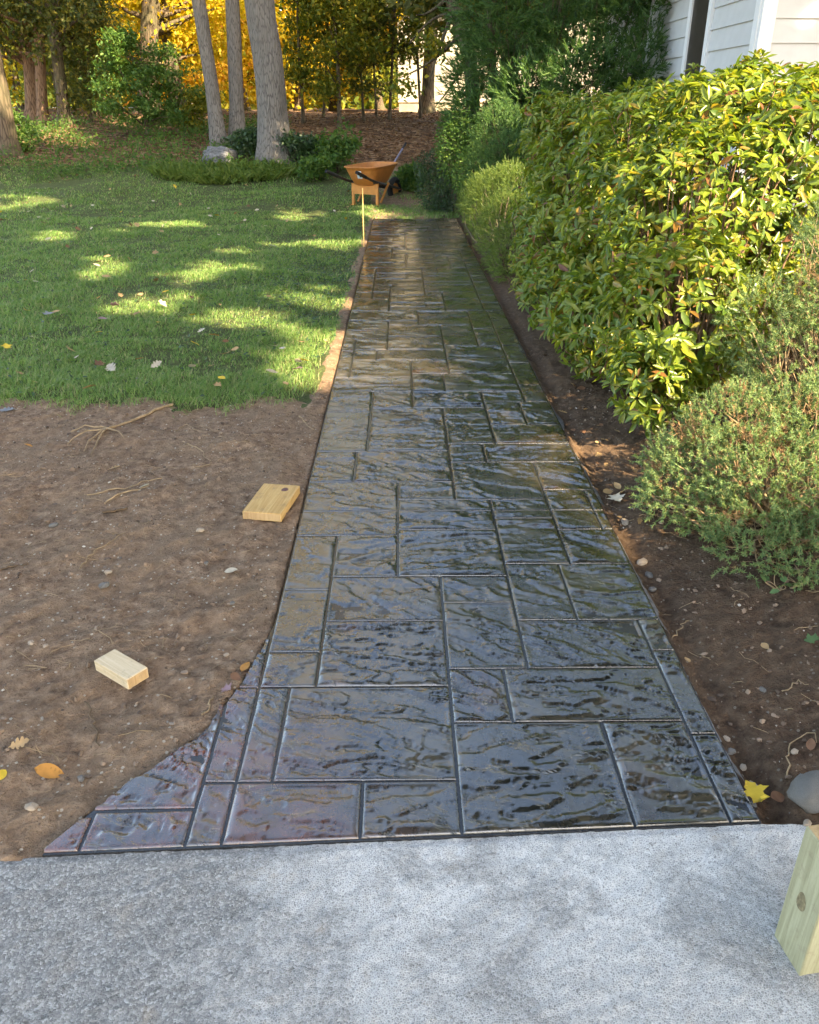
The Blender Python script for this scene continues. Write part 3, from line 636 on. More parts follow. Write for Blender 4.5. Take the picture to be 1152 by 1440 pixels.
# big dark trunks behind
for k, (pts, Y, r0) in enumerate((([(207, 165), (209, 100), (212, 0)], 28, .30), ([(250, 165), (241, 80), (226, 0)], 28.6, .20))):
    p_ = rs(upath(pts, Y, 12)); top = p_[-1]
    tree('yellow_tree', ['large dark trunked tree with yellow leaves behind the green shrub', 'leaning dark trunked tree just right of the largest dark trunk'][k], 'dark trunked autumn trees', p_, [r0, r0 * .85, r0 * .7, r0 * .3],
         [(p_[4][0] - .5, Y + .5, 4.3, 2.6, 1.4, 1.5), (p_[4][0] + .9, Y + 1.2, 3.4, 1.6, 1.2, 1.2), (top[0], Y, 8.5, 3, 2.6, 2.6)], 9500, M['yellow'], M['bark_brown'], .15, 90, .38, 20, limb_r=.05)
# far autumn trees
far = [(150, 38, 'olive'), (255, 36, 'orange'), (300, 44, 'yellow'), (345, 37, 'yellow'), (420, 38, 'yellow'), (470, 40, 'orange'), (30, 40, 'yellow'), (535, 46, 'olive'), (90, 33, 'olive')]
labs = ['olive leaved far tree behind the dark evergreens', 'orange leaved far tree between dark trunk and slim grey trunk', 'yellow far tree seen left of the slim grey trunks', 'yellow far tree seen between the slim and thick grey trunks',
        'yellow far tree just right of the thick grey trunk', 'orange far tree behind the dark saplings', 'yellow far tree at the left edge behind the evergreen trunks', 'olive far tree left of the pale wall', 'olive tree behind the three far left trunks']
for k, (px, Y, mm) in enumerate(far):
    b0 = gp(px, 150, Y); hgt = RNG.uniform(8.5, 11)
    tree('autumn_tree', labs[k], 'autumn trees far behind the garden', rs([b0, b0 + np.array([RNG.normal() * .3, 0, hgt * .5]), b0 + np.array([RNG.normal() * .5, 0, hgt * .9])]), [.18, .13, .05],
         [(b0[0], Y, b0[2] + 2.6, 3.0, 1.8, 2.3), (b0[0] + RNG.normal() * .6, Y, b0[2] + hgt * .7, 2.8, 2.2, 2.6)], 10000, M[mm], M['bark_brown'], .22, 90, .45, 14, limb_r=.03)
n = 22000; ang_ = RNG.uniform(-.75, .75, n); rr2 = RNG.uniform(52, 75, n); P = np.stack([np.sin(ang_) * rr2, np.cos(ang_) * rr2, np.zeros(n)], -1); P[:, 2] = .9 + RNG.rand(n) ** 1.1 * (6.5 + 3.5 * fbm(ang_ * 9, ang_ * 0, 3, 9))
V, Fa = cards(P, rdir(n), rdir(n, .3), RNG.uniform(.5, 1.1, n), .6, *LEAF4); tag(link('far_wood', mesh('far_wood', V, Fa), M['olive']), 'far off wood closing the view behind the trees', 'wood', kind='stuff')
# bright green layered shrub
p0 = gp(208, 197, 21.5)
tree('green_shrub', 'fresh green layered shrub standing before the dark trunks', None, [p0, p0 + np.array([.05, 0, .9]), p0 + np.array([.1, 0, 1.9])], [.05, .035, .012],
     [(p0[0] + dx, 21.5 + dy, p0[2] + z, rx, .8, .13) for dx, dy, z, rx in ((-.1, 0, 2.05, .5), (.1, -.1, 1.75, .8), (-.45, .1, 1.5, .6), (.5, 0, 1.35, .8), (-.3, -.2, 1.1, .9), (.75, .1, .95, .7), (0, -.3, .7, 1.0), (.4, -.3, .4, .8))], 9000, M['fresh'], M['bark_brown'], .085, 90, .13, 26, up=1.4, cat='shrub')
# understory saplings in the middle
sap = [(428, 188, 24, 418, .045), (478, 190, 23.2, 468, .05), (512, 180, 24.5, 505, .035), (548, 172, 25, 556, .04), (592, 165, 25.5, 583, .04), (455, 176, 26, 462, .035), (530, 172, 26.2, 522, .03)]
slab = ['dark leaved sapling right of the thick grey trunk', 'tallest dark sapling with bent stem above the wheelbarrow', 'thin sapling above the wheelbarrow handle', 'thin leaning sapling left of the pale wall', 'thin sapling standing before the pale wall', 'thin sapling behind the yellow foliage gap', 'thin straight sapling on top of the leafy bank']
for k, (px, py, Y, tx, r0) in enumerate(sap):
    b0 = gp(px, py, Y); tp = at(tx, 0, Y); c0 = .5 * (b0 + tp)
    e = [(tp[0] + RNG.normal() * .2, Y, 3.6, .9, .7, .7), (tp[0] + RNG.normal() * .3, Y, 2.7, .9, .7, .5), (tp[0], Y, 5.6, 1.5, 1.1, 1.5), (b0[0] + RNG.normal() * .2, Y - .2, 2.0, .55, .5, .25)]
    if k >= 3: e = [(a + .0, b_, c + .3, d * .8, f, g) for a, b_, c, d, f, g in e[:3]]
    tree('sapling', slab[k], 'understory saplings on the bank', rs([b0, c0 + np.array([RNG.normal() * .05, 0, 0]), tp, tp + np.array([0, 0, 3.0])]), [r0, r0 * .8, r0 * .6, r0 * .2], e, 8500 if k < 3 else 5200, M['olive' if k in (0, 4) else 'dark'] if k != 1 else M['olive'], M['bark_brown'], .12, 80, .24, 26, up=.8, limb_r=.012, seg=8)
tall = gp(600, 165, 29); tree('background_tree', 'tall leafy tree over the pale far wall', None, rs([tall, tall + np.array([.2, 0, 4]), tall + np.array([.3, 0, 9])]), [.2, .16, .05], [(tall[0] - 1.2, 29, 7.5, 3.2, 2.2, 2.8), (tall[0] - .3, 29, 11, 3, 2.5, 2.5), (tall[0] - .4, 29, 4.4, 1.6, 1.2, .7)], 9000, M['yellow'], M['bark_brown'], .17, 80, .4, 20, limb_r=.04)
# low plants at the foot of the trunks
for k, (px, py, Y, s_, mm, lab) in enumerate(((475, 235, 17.2, .42, 'fresh', 'green leafy bush left of the wheelbarrow'), (425, 228, 17.6, .36, 'box', 'dark green bush right of the thick grey trunk'), (350, 222, 18.4, .35, 'box', 'low dark bush between slim and thick grey trunks'),
                                   (445, 245, 16.6, .25, 'fresh', 'small bright green plant on the mound behind the wheelbarrow'), (30, 210, 19.5, .5, 'fresh', 'weedy green bush at the foot of the left edge trunk'), (580, 245, 15.8, .22, 'fresh', 'low green plant right of the wheelbarrow'), (270, 190, 21.6, .5, 'olive', 'olive bush right of the layered green shrub'))):
    p0 = gp(px, py, Y)
    tree('leafy_bush', lab, None, [p0, p0 + np.array([0, 0, s_ * 1.1])], [.015, .006], [(p0[0] + RNG.normal() * s_ * .4, Y + RNG.normal() * .1, p0[2] + s_ * (.7 + .4 * q), s_ * .9, s_ * .8, s_ * .55) for q in range(3)], 1900, M[mm], M['bark_brown'], .085, 40, s_ * .22, 12, up=.8, cat='bush', limb_r=.006)

def sprays(P, D, n_leaf, L, spread, thick):
    """feathery evergreen shoots: each shoot a stem of fine scale-leaf slivers"""
    m = len(P); t_ = RNG.rand(m, n_leaf); D = unit(D)
    base = P[:, None] + D[:, None] * (t_ * L[:, None])[..., None]
    dirs = unit(D[:, None] * 1.0 + RNG.normal(size=(m, n_leaf, 3)) * spread)
    ln = L[:, None] * RNG.uniform(.25, .55, (m, n_leaf))
    V, Fa = cards(base.reshape(-1, 3), dirs.reshape(-1, 3), rdir(m * n_leaf), ln.ravel(), thick, [(0, .5, 0), (0, -.5, 0), (1, 0, 0)], [(0, 1, 2)])
    return V, Fa
def conifer_shrub(name, label, base, lobes, nshoot, mm, L, spread, thick, nl=14, shell=.16, updir=.5, cat='shrub', stem=None, group=None):
    base = np.asarray(base, float); root = thing(name, label, cat, tuple(base), 0, group)
    w = np.array([l[3] * l[4] + l[3] * l[5] for l in lobes]); w = w / w.sum(); PP, DD = [], []
    for l, ww in zip(lobes, w):
        n = int(nshoot * ww); d = unit(RNG.normal(size=(n, 3))); r = RNG.rand(n, 1) ** shell
        r = r * (1 + .13 * fbm(d[:, :1] * 3 + l[0], d[:, 1:2] * 3 + d[:, 2:] * 2, 2, 6))
        PP.append(np.array(l[:3]) + d * r * np.array(l[3:6])); DD.append(unit(d / np.array(l[3:6]) * np.mean(l[3:6]) + np.array([0, 0, updir])))
    P = np.concatenate(PP); D = unit(np.concatenate(DD) + RNG.normal(size=P.shape) * .3)
    keep = np.ones(len(P), bool)
    for l in lobes: keep &= (((P - np.array(l[:3])) / np.array(l[3:6])) ** 2).sum(1) > .45
    keep &= P[:, 2] > ground_z(P[:, 0], P[:, 1]) + .01
    P, D = P[keep], D[keep]
    V, Fa = sprays(P, D, nl, L * RNG.uniform(.7, 1.3, len(P)), spread, thick)
    link('foliage', mesh('foliage', V - base, Fa), M[mm], root)
    mb = MB()
    for k in RNG.choice(len(P), min(len(P), 60), False):
        q = curve(base + np.array([0, 0, .02]) + RNG.normal(size=3) * np.array([.03, .03, 0]), P[k] - D[k] * .02, .1); mb.tube(q - base, np.linspace(.012, .003, len(q)), 5, False)
    for a in (stem or []): mb.tube(np.asarray(a[0]) - base, a[1], 8, True, .08)
    mb.build('stems', M['bark_brown'], root, True)
    return root
# tall juniper between house and lawn
jb = np.array([1.9, 13.6, 0.0]); jb[2] = gz(1.9, 13.6)
A = at
def lobe(px, py, Y, rx, ry, rz): p = A(px, py, Y); return (p[0], p[1], p[2], rx, ry, rz)
jl = [lobe(700, 120, 14.2, .75, .7, .6), lobe(760, 70, 13.6, .95, .8, .75), lobe(830, 60, 13.0, .85, .7, .7), lobe(690, 170, 13.6, .6, .6, .45), lobe(890, 40, 12.6, .55, .6, .6), lobe(780, 140, 12.8, .8, .7, .55), lobe(850, 125, 12.2, .7, .6, .5),
      lobe(720, 10, 14, .8, .8, .8), lobe(800, -40, 13.2, 1.1, 1, .9), lobe(890, -60, 12.6, .7, .7, .8), lobe(770, -180, 13.5, 1.2, 1.1, 1.3), lobe(800, -340, 13.5, 1.0, 1.0, 1.5), lobe(790, -500, 13.5, .7, .7, 1.3), lobe(900, 90, 12.3, .35, .5, .35)]
lean = rs([at(668, 120, 15.0), at(655, 60, 15.2), at(632, -5, 15.4), at(605, -90, 15.6)], 6)
conifer_shrub('juniper_tree', 'tall feathery green juniper between the house and the lawn', jb, jl, 15000, 'juniper', .22, .36, .016, 14, .22, .35, 'tree', [(rs([jb, at(692, 120, 13.9), at(690, 20, 14), at(720, -250, 13.6)], 8), np.linspace(.10, .03, 8))])
p0 = gp(668, 200, 15.0); root = thing('leaning_tree', 'dark leaning trunk with bare branches left of the juniper', 'tree', tuple(p0))
mb = MB(); pth = rs([p0, at(664, 110, 15.0), at(654, 55, 15.2), at(632, -5, 15.4), at(600, -130, 15.6), at(590, -300, 15.8)], 14); mb.tube(pth - p0, np.linspace(.14, .06, 14), 12, True, .1); 
for a, b_ in (((640, 20), (575, 62)), ((650, 45), (560, 110)), ((632, -5), (585, 20)), ((655, 70), (612, 150)), ((628, -20), (700, -90)), ((600, -130), (520, -200)), ((640, 10), (600, 130))):
    q = curve(at(*a, 15.3), at(*b_, 15.0), .15); mb.tube(q - p0, np.linspace(.035, .008, len(q)), 6, False)
mb.build('trunk', M['bark_brown'], root, True)
P, C = crown_pts([lobe(590, 70, 15, .35, .4, .3), lobe(570, 120, 14.9, .3, .4, .25), lobe(590, -60, 15.2, .9, .7, .6), lobe(620, -220, 15.5, 1.4, 1.2, 1.2), lobe(560, -330, 15.5, 1.5, 1.2, 1.3), lobe(655, 130, 15, .3, .3, .25)], 4200, 60, .16)
L = .09 * RNG.uniform(.6, 1.3, len(P)); V, Fa = cards(P, rdir(len(P)), rdir(len(P), .5), L, L * .6, *LEAF4); link('crown', mesh('crown', V - p0, Fa), M['olive'], root)

for k, (x_, y_, h_, w_, lab) in enumerate(((2.6, 22.5, 14.5, 2.6, 'tall dark evergreen rising behind the juniper'), (5.6, 19.5, 14.0, 2.8, 'tall dark evergreen rising behind the white house'), (8.6, 21.0, 15.0, 3.0, 'tall dark evergreen far right behind the house')  )):
    b0 = np.array([x_, y_, gz(x_, y_) - .05])
    tree('tall_evergreen', lab, 'tall evergreens behind the house', rs([b0, b0 + np.array([.1, 0, h_ * .5]), b0 + np.array([0, 0, h_])]), [.22, .15, .03], [(x_, y_, 4.2 + q * (h_ - 5) / 4, w_ * (1 - q * .17), w_ * (1 - q * .17), (h_ - 3) / 7) for q in range(5)], 11000, M['dark'], M['bark_brown'], .26, 110, .42, 24, droop=.3, limb_r=.03)
# clipped shrubs along the far right of the walk
def leaf_shrub(name, label, base, lobes, n, mm, L, wr=.5, sig=.05, ncl=120, cat='shrub', nst=20):
    base = np.asarray(base, float); root = thing(name, label, cat, tuple(base)); P, C = [], []
    w = np.array([l[3] * l[5] for l in lobes]); w /= w.sum(); DD = []
    for l, ww in zip(lobes, w):
        k = int(n * ww); d = unit(RNG.normal(size=(k, 3))); r = RNG.rand(k, 1) ** .22 * (1 + .16 * fbm(d[:, :1] * 4 + l[0], d[:, 1:2] * 4 + d[:, 2:] * 3, 2, 6))
        P.append(np.array(l[:3]) + d * r * np.array(l[3:6])); DD.append(d)
    P = np.concatenate(P); DD = np.concatenate(DD); k = P[:, 2] > ground_z(P[:, 0], P[:, 1]) + .01; P = P[k]; DD = DD[k]
    V, Fa = cards(P, unit(DD + RNG.normal(size=P.shape) * .7), unit(DD + np.array([0, 0, .6]) + RNG.normal(size=P.shape) * .5), L * RNG.uniform(.6, 1.3, len(P)), L * wr, *LEAF4)
    link('foliage', mesh('foliage', V - base, Fa), M[mm], root)
    mb = MB()
    for j in RNG.choice(len(P), nst, False): q = curve(base, P[j], .1); mb.tube(q - base, np.linspace(.012, .003, len(q)), 5, False)
    mb.build('stems', M['bark_brown'], root, True); return root
b0 = G(612, 292, 0); leaf_shrub('boxwood', 'dark rounded boxwood at the far end of the walk', b0, [lobe(612, 262, 14.0, .30, .35, .38), lobe(606, 235, 14.3, .26, .3, .25), lobe(628, 275, 13.7, .25, .3, .25)], 3600, 'box', .045)
b0 = G(655, 280, 0); leaf_shrub('rounded_shrub', 'mid green sunlit topped shrub behind the boxwood', b0, [lobe(655, 215, 13.2, .42, .4, .5), lobe(640, 195, 13.6, .30, .4, .35), lobe(672, 250, 12.6, .35, .35, .45)], 5200, 'fresh', .05)
b0 = G(705, 300, 0); conifer_shrub('yew_shrub', 'dark green yew shrub right of the rounded shrub', b0, [lobe(705, 205, 12.0, .38, .4, .5), lobe(715, 240, 11.4, .3, .35, .45), lobe(690, 245, 11.9, .28, .3, .45)], 2600, 'juniper', .10, .45, .008, 12)
b0 = G(712, 385, 0); conifer_shrub('golden_cypress', 'soft yellow green cypress overhanging the walk edge', b0, [lobe(700, 285, 9.6, .34, .45, .32), lobe(718, 330, 8.8, .30, .45, .40), lobe(690, 300, 10.4, .28, .45, .32), lobe(732, 360, 8.2, .26, .35, .35), lobe(665, 285, 11.3, .14, .3, .2), lobe(725, 270, 9.4, .25, .35, .25)], 5600, 'cypress', .085, .5, .0055, 14, .14, .5)
b0 = G(668, 320, 0); root = thing('dry_fern', 'drooping tan dried fern fronds at the walk edge under the cypress', 'fern', tuple(b0 + np.array([.12, 0, 0])))
V, Fa = cards(np.tile(b0 + np.array([.12, 0, .22]), (60, 1)) + RNG.normal(size=(60, 3)) * np.array([.05, .25, .05]), unit(np.array([-.5, -.1, -.8]) + RNG.normal(size=(60, 3)) * .3), rdir(60), .2, .03, *LEAF8)
link('fronds', mesh('fronds', V - np.array(root.location), Fa), M['l_orange'], root)

# ------------------------------------------------------------------ big broadleaf evergreen (whorled leaves)
rb = np.array([1.75, 4.9, 0.03])
rho = thing('broadleaf_shrub', 'large broadleaf evergreen hedge, partly sunlit yellow green, right of the walk', 'shrub', tuple(rb))
RL = [(1.35, 3.95, .62, .36, .36, .40), (1.42, 4.35, .50, .42, .45, .42), (1.62, 4.55, .95, .56, .52, .52), (2.05, 4.75, 1.15, .55, .55, .50), (1.38, 5.15, .75, .42, .5, .62), (1.60, 5.35, 1.20, .55, .6, .47),
      (1.28, 6.1, .75, .36, .55, .62), (1.40, 6.35, 1.15, .46, .6, .45), (1.25, 7.0, .80, .32, .5, .62), (1.35, 7.2, 1.2, .42, .5, .36), (2.30, 5.3, 1.20, .7, .6, .48), (2.55, 5.3, .85, .55, .5, .5), (3.0, 5.6, 1.1, .7, .7, .5),
      (2.0, 6.2, 1.2, .7, .7, .5), (2.0, 4.60, .62, .35, .35, .35), (1.20, 3.78, .34, .20, .22, .22), (1.09, 5.6, .36, .24, .5, .32), (1.07, 6.6, .4, .21, .5, .35), (1.14, 4.75, .38, .25, .4, .30), (1.98, 5.2, 1.62, .14, .14, .14), (1.75, 4.95, 1.50, .3, .3, .18), (2.4, 5.0, 1.55, .35, .3, .16), (1.15, 6.95, 1.48, .2, .3, .12)]
w = np.array([l[3] * l[5] + l[3] * l[4] for l in RL]); w /= w.sum(); PP, DD = [], []
for l, ww in zip(RL, w):
    n = int(9600 * ww) + 4; d = unit(RNG.normal(size=(n, 3))); r = RNG.rand(n, 1) ** .16 * (1 + .14 * fbm(d[:, :1] * 3.5 + l[0], d[:, 1:2] * 3.5 + d[:, 2:] * 3, 2, 16))
    PP.append(np.array(l[:3]) + d * r * np.array(l[3:6])); DD.append(d)
P = np.concatenate(PP); D = np.concatenate(DD)
ins = np.zeros(len(P))
for l in RL: ins = np.maximum(ins, 1 - (((P - np.array(l[:3])) / np.array(l[3:6])) ** 2).sum(1))
gap_n = fbm(P[:, 0] * 3.2 + P[:, 2] * 2.1, P[:, 1] * 2.2 - P[:, 2] * 2.6, 2, 44)
keep = (ins < .5) & (P[:, 2] > .10) & (gap_n > -.52) & (P[:, 0] > .86)
P, D = P[keep], D[keep]
ax = unit(D + np.array([0, 0, .75]) + RNG.normal(size=P.shape) * .22)
nw = len(P); nleaf = 9
a1 = unit(np.cross(ax, rdir(nw))); a2 = np.cross(ax, a1)
ang = (np.arange(nleaf)[None] * 2.399 + RNG.rand(nw, 1) * 6.28)
tilt = RNG.uniform(-.55, .75, (nw, nleaf)) + RNG.normal(size=(nw, 1)) * .25; tilt[:, -2:] += .6
rad = np.cos(ang)[..., None] * a1[:, None] + np.sin(ang)[..., None] * a2[:, None]
LD = unit(rad + tilt[..., None] * ax[:, None] + np.array([0, 0, -.12])); LN = unit(ax[:, None] - (LD * ax[:, None]).sum(-1, keepdims=True) * LD + RNG.normal(size=LD.shape) * .32)
LP = P[:, None] + rad * .008 + ax[:, None] * RNG.uniform(-.02, .012, (nw, nleaf))[..., None]
LL = RNG.uniform(.046, .084, (nw, nleaf)) * RNG.uniform(.75, 1.2, (nw, 1)); LL[:, -2:] *= .7
LP = LP.reshape(-1, 3); LD = LD.reshape(-1, 3); LN = LN.reshape(-1, 3); LL = LL.ravel(); LW = LL * RNG.uniform(.33, .42, LL.shape)
# the 300 leaves that show largest are parts of their own; the rest one mass
cv = np.array([0, 0, HC]) - LP; dist = np.linalg.norm(cv, axis=1)
front = np.abs((LN * cv).sum(1) / dist); outer = np.repeat((D * unit(np.array([0, 0, HC]) - P)).sum(1) > .35, nleaf)
px_ = LP[:, 0] / LP[:, 1]
score = LL * LW * front / dist ** 2 * outer * (px_ < .46)
top = np.argsort(-score)[:300]; rest = np.ones(len(LP), bool); rest[top] = False
V, Fa = cards(LP[rest], LD[rest], LN[rest], LL[rest], LW[rest], *LEAF6)
o = link('foliage', mesh('foliage', V - rb, Fa, True), M['rhodo'], rho); o['kind'] = 'stuff'
lm = mesh('leaf', [(x, y * .38, z) for x, y, z in LEAF8[0]], np.array(LEAF8[1]), True); lm.materials.append(M['rhodo'])
for k in top:
    o = link('leaf', lm, None, rho); d = Vector(LD[k]); n = Vector(LN[k]); s_ = n.cross(d).normalized(); n = d.cross(s_)
    m4 = Matrix((d, s_, n)).transposed().to_4x4(); m4.translation = Vector(LP[k] - rb)
    o.matrix_basis = m4 @ Matrix.Diagonal((LL[k], LL[k] * (LW[k] / LL[k] / .38), LL[k], 1))
mb = MB()
roots = [np.array([1.5, 4.5, 0]), np.array([1.75, 5.2, 0]), np.array([1.6, 6.2, 0]), np.array([1.5, 7.0, 0]), np.array([2.3, 5.0, 0]), np.array([1.55, 4.2, 0.02])]
for k in RNG.choice(nw, 330, False):
    r0 = min(roots, key=lambda r: np.linalg.norm(r[:2] - P[k][:2])) + RNG.normal(size=3) * np.array([.06, .06, 0]); mid = r0 * .55 + P[k] * .45 + np.array([0, 0, -.05])
    q = np.concatenate([curve(r0, mid, .1, 5), curve(mid, P[k], .08, 5)[1:]]); mb.tube(q - rb, np.linspace(.016, .0028, len(q)), 5, False)
mb.build('stems', M['bark_red'], rho, True)

# ------------------------------------------------------------------ dwarf spruces in the right foreground
def spruce(name, label, base, lobes, nsh, dry, L=.046):
    base = np.asarray(base, float); root = thing(name, label, 'shrub', tuple(base), 0, 'dwarf spruces right of the walk'); P, D = [], []
    w = np.array([l[3] * l[5] for l in lobes]); w /= w.sum()
    for l, ww in zip(lobes, w):
        n = int(nsh * ww); d = unit(RNG.normal(size=(n, 3))); r = RNG.rand(n, 1) ** .2 * (1 + .25 * fbm(d[:, :1] * 3 + l[0] * 5, d[:, 1:2] * 3 + d[:, 2:] * 3, 2, 26))
        P.append(np.array(l[:3]) + d * r * np.array(l[3:6])); D.append(d)
    P = np.concatenate(P); D = np.concatenate(D); ins = np.zeros(len(P))
    for l in lobes: ins = np.maximum(ins, 1 - (((P - np.array(l[:3])) / np.array(l[3:6])) ** 2).sum(1))
    k = (ins < .6) & (P[:, 2] > .05) & (P[:, 0] > .95 - .08 * (P[:, 2] > .1)); P, D, ins = P[k], D[k], ins[k]
    gn = fbm(P[:, 0] * 4.5 + P[:, 2] * 3, P[:, 1] * 4.5 - P[:, 2] * 3.5, 2, 91)
    isdry = (gn < -.34) | (ins > .52)
    ax = unit(D + np.array([0, 0, .45]) + RNG.normal(size=P.shape) * .35)
    for sel, mm, nl, nm in ((~isdry, 'needle', 44, 'foliage'), (isdry, 'dryneedle', 16, 'dry_twigs')):
        p, a = P[sel], ax[sel]; m = len(p); LLs = L * RNG.uniform(.7, 1.35, m); t_ = RNG.rand(m, nl) ** .8
        bs = p[:, None] + a[:, None] * (t_ * LLs[:, None])[..., None]
        dr_ = unit(a[:, None] * .65 + RNG.normal(size=(m, nl, 3)) * .62)
        V, Fa = cards(bs.reshape(-1, 3), dr_.reshape(-1, 3), rdir(m * nl), RNG.uniform(.010, .018, m * nl) * (1.0 if nm == 'foliage' else 1.3), .0036 if nm == 'foliage' else .0024, [(0, .5, 0), (0, -.5, 0), (1, 0, 0)], [(0, 1, 2)])
        link(nm, mesh(nm, V - base, Fa), M[mm], root)
    mb = MB()
    for j in RNG.choice(len(P), min(260, len(P)), False):
        q = curve(base + RNG.normal(size=3) * np.array([.08, .08, .0]), P[j], .14); mb.tube(q[2:] - base, np.linspace(.006, .0018, len(q) - 2), 4, False)
    mb.build('stems', M['twig'], root, True); return root
spruce('dwarf_spruce', 'low spreading dwarf spruce with a sunlit front beside the bare soil', (1.45, 2.85, 0.0), [(1.20, 2.98, .20, .19, .19, .19), (1.08, 2.92, .13, .13, .14, .12), (1.12, 3.08, .18, .12, .12, .12), (1.30, 2.85, .28, .14, .14, .14), (1.34, 3.10, .34, .20, .2, .16), (1.42, 2.80, .22, .26, .24, .20), (1.62, 2.95, .34, .28, .26, .22), (1.30, 2.66, .11, .18, .17, .12), (1.60, 2.62, .20, .28, .22, .2), (1.85, 2.8, .3, .3, .3, .25), (1.18, 2.80, .10, .12, .13, .10), (1.42, 2.45, .10, .18, .16, .11), (1.66, 2.42, .14, .22, .18, .15), (1.24, 2.54, .08, .13, .13, .09)], 9200, .3)
spruce('dwarf_spruce', 'taller upright dwarf spruce behind the low spreading one, at the right edge', (1.95, 3.5, 0.0), [(1.75, 3.42, .50, .26, .26, .24), (1.95, 3.5, .72, .30, .28, .26), (1.68, 3.30, .32, .22, .22, .20), (2.1, 3.4, .55, .35, .3, .35), (1.62, 3.62, .62, .2, .2, .2), (2.0, 3.7, .98, .26, .26, .2)], 5600, .4)

# ------------------------------------------------------------------ grass
def lawn_mask(x, y):
    yb = 4.36 + .15 * fbm(x * 1.6, x * 0 + 2, 3, 61) + .16 * fbm(x * 7, y * 7, 3, 62) + .10 * sstep(-1.2, -.5, x)
    xe = XL - .045 - .04 * fbm(y * 1.3, y * 0, 3, 63) - .03 * fbm(x * 9, y * 9, 2, 65) - .07 * np.exp(-((y - 5.1) / .5) ** 2)
    m = (y > yb) & ((x < xe) | (y > 13.1 + .1 * fbm(x * 5, y * 0, 2, 66))) & (y < 17.4 + .9 * sstep(-2.5, -5, x) + .5 * fbm(x * .9, y * .5, 3, 64))
    m &= ~((x > .9) & (y < 16))
    return m
N = 460000
u = RNG.rand(N); yy = 4.2 * (18.8 / 4.2) ** u; half = yy * .60 + .3
xx = RNG.uniform(-1, 1, N) * half
k = lawn_mask(xx + np.abs(RNG.normal(size=N)) * .03 * (yy < 12), yy - np.abs(RNG.normal(size=N)) * .16 * (yy < 6)) & (xx < 2.2); 
thin = fbm(xx * 1.1, yy * 1.1, 3, 77) + .35 * fbm(xx * 5, yy * 5, 2, 78)
edge = np.exp(-np.maximum(XL - .07 - xx, 0) / .22) * (yy < 13)
k &= RNG.rand(N) < np.clip(.92 + thin * .9 - .55 * edge, .06, 1)
k &= RNG.rand(N) < 1 - .45 * sstep(15.5, 18.3, yy)
xx, yy, thin = xx[k], yy[k], thin[k]; n = len(xx)
zz = ground_z(xx, yy) - .004
az = RNG.rand(n) * 6.28; ln = (.036 + .026 * RNG.rand(n)) * np.clip(1 + thin * .55, .5, 1.7) * (1 + .3 * (yy < 4.9))
lean_ = RNG.uniform(.25, 1.05, n); d1 = np.stack([np.cos(az) * lean_, np.sin(az) * lean_, np.ones(n)], -1); d1 = unit(d1)
wd = .0028 + .00062 * np.maximum(yy - 4, 0)
Sd = np.stack([-np.sin(az + .6), np.cos(az + .6), np.zeros(n)], -1)
B = np.stack([xx, yy, zz], -1); mid = B + d1 * (ln * .6)[:, None]; tip = mid + unit(d1 + np.stack([np.cos(az) * .7, np.sin(az) * .7, -.55 * np.ones(n)], -1)) * (ln * .5)[:, None]
V = np.stack([B + Sd * wd[:, None] * .5, B - Sd * wd[:, None] * .5, mid + Sd * wd[:, None] * .42, mid - Sd * wd[:, None] * .42, tip], 1).reshape(-1, 3)
i = np.arange(n)[:, None] * 5; Fa = np.concatenate([i + np.array(f)[None] for f in ((0, 1, 3), (0, 3, 2), (2, 3, 4))])
lawn = link('lawn_grass', mesh('lawn_grass', V, Fa), M['grass']); tag(lawn, 'shaded green lawn grass left of the walk', 'grass', kind='stuff')
# clover and broad weeds in the turf next to the walk
n = 2600; xy = np.concatenate([np.array(G(450, 395)[:2]) + RNG.normal(size=(n // 2, 2)) * np.array([.35, 1.1]), np.stack([RNG.uniform(-5, -.5, n // 2), RNG.uniform(4.5, 12, n // 2)], -1)])
xy = xy[lawn_mask(xy[:, 0], xy[:, 1])]; n = len(xy); Pz = np.concatenate([xy, (ground_z(xy[:, 0], xy[:, 1]) + RNG.uniform(.02, .05, n))[:, None]], 1)
V, Fa = cards(Pz, rdir(n) * np.array([1, 1, .2]), rdir(n, 2.0), RNG.uniform(.02, .04, n), .02, *LEAF8)
tag(link('clover', mesh('clover', V, Fa), M['box']), 'broad leaved clover and weeds in the turf by the walk', 'clover', kind='stuff')
# leaf litter on the bank and thin weeds on the far lawn edge
n = 26000; yy = RNG.uniform(16.6, 29, n); xx = RNG.uniform(-1, 1, n) * (yy * .55); zz = ground_z(xx, yy) + .012
sel = RNG.rand(n) < sstep(16.6, 18.4, yy + .6 * fbm(xx, yy, 2, 3)) * (.35 + .65 * sstep(-7, -3, xx)); P = np.stack([xx, yy, zz], -1)[sel]; n = len(P)
V, Fa = cards(P, rdir(n) * np.array([1, 1, .25]), rdir(n, 1.6), RNG.uniform(.05, .11, n), RNG.uniform(.035, .07, n), *LEAF4)
tag(link('leaf_litter', mesh('leaf_litter', V, Fa), M['litter']), 'brown fallen leaf litter covering the bank under the trees', 'leaf litter', kind='stuff')
n = 24000; yy = RNG.uniform(16.9, 24, n); xx = -np.abs(RNG.uniform(.12, .58, n)) * yy; P = np.stack([xx, yy, ground_z(xx, yy) + RNG.uniform(.02, .22, n)], -1); P = P[RNG.rand(n) < np.clip(.5 + fbm(xx, yy, 2, 8), 0.05, 1)]; n = len(P)
V, Fa = cards(P, rdir(n, .5), rdir(n, .8), RNG.uniform(.05, .10, n), .035, *LEAF4); tag(link('undergrowth', mesh('undergrowth', V, Fa), M['fresh']), 'low weedy undergrowth along the wood edge', 'undergrowth', kind='stuff')
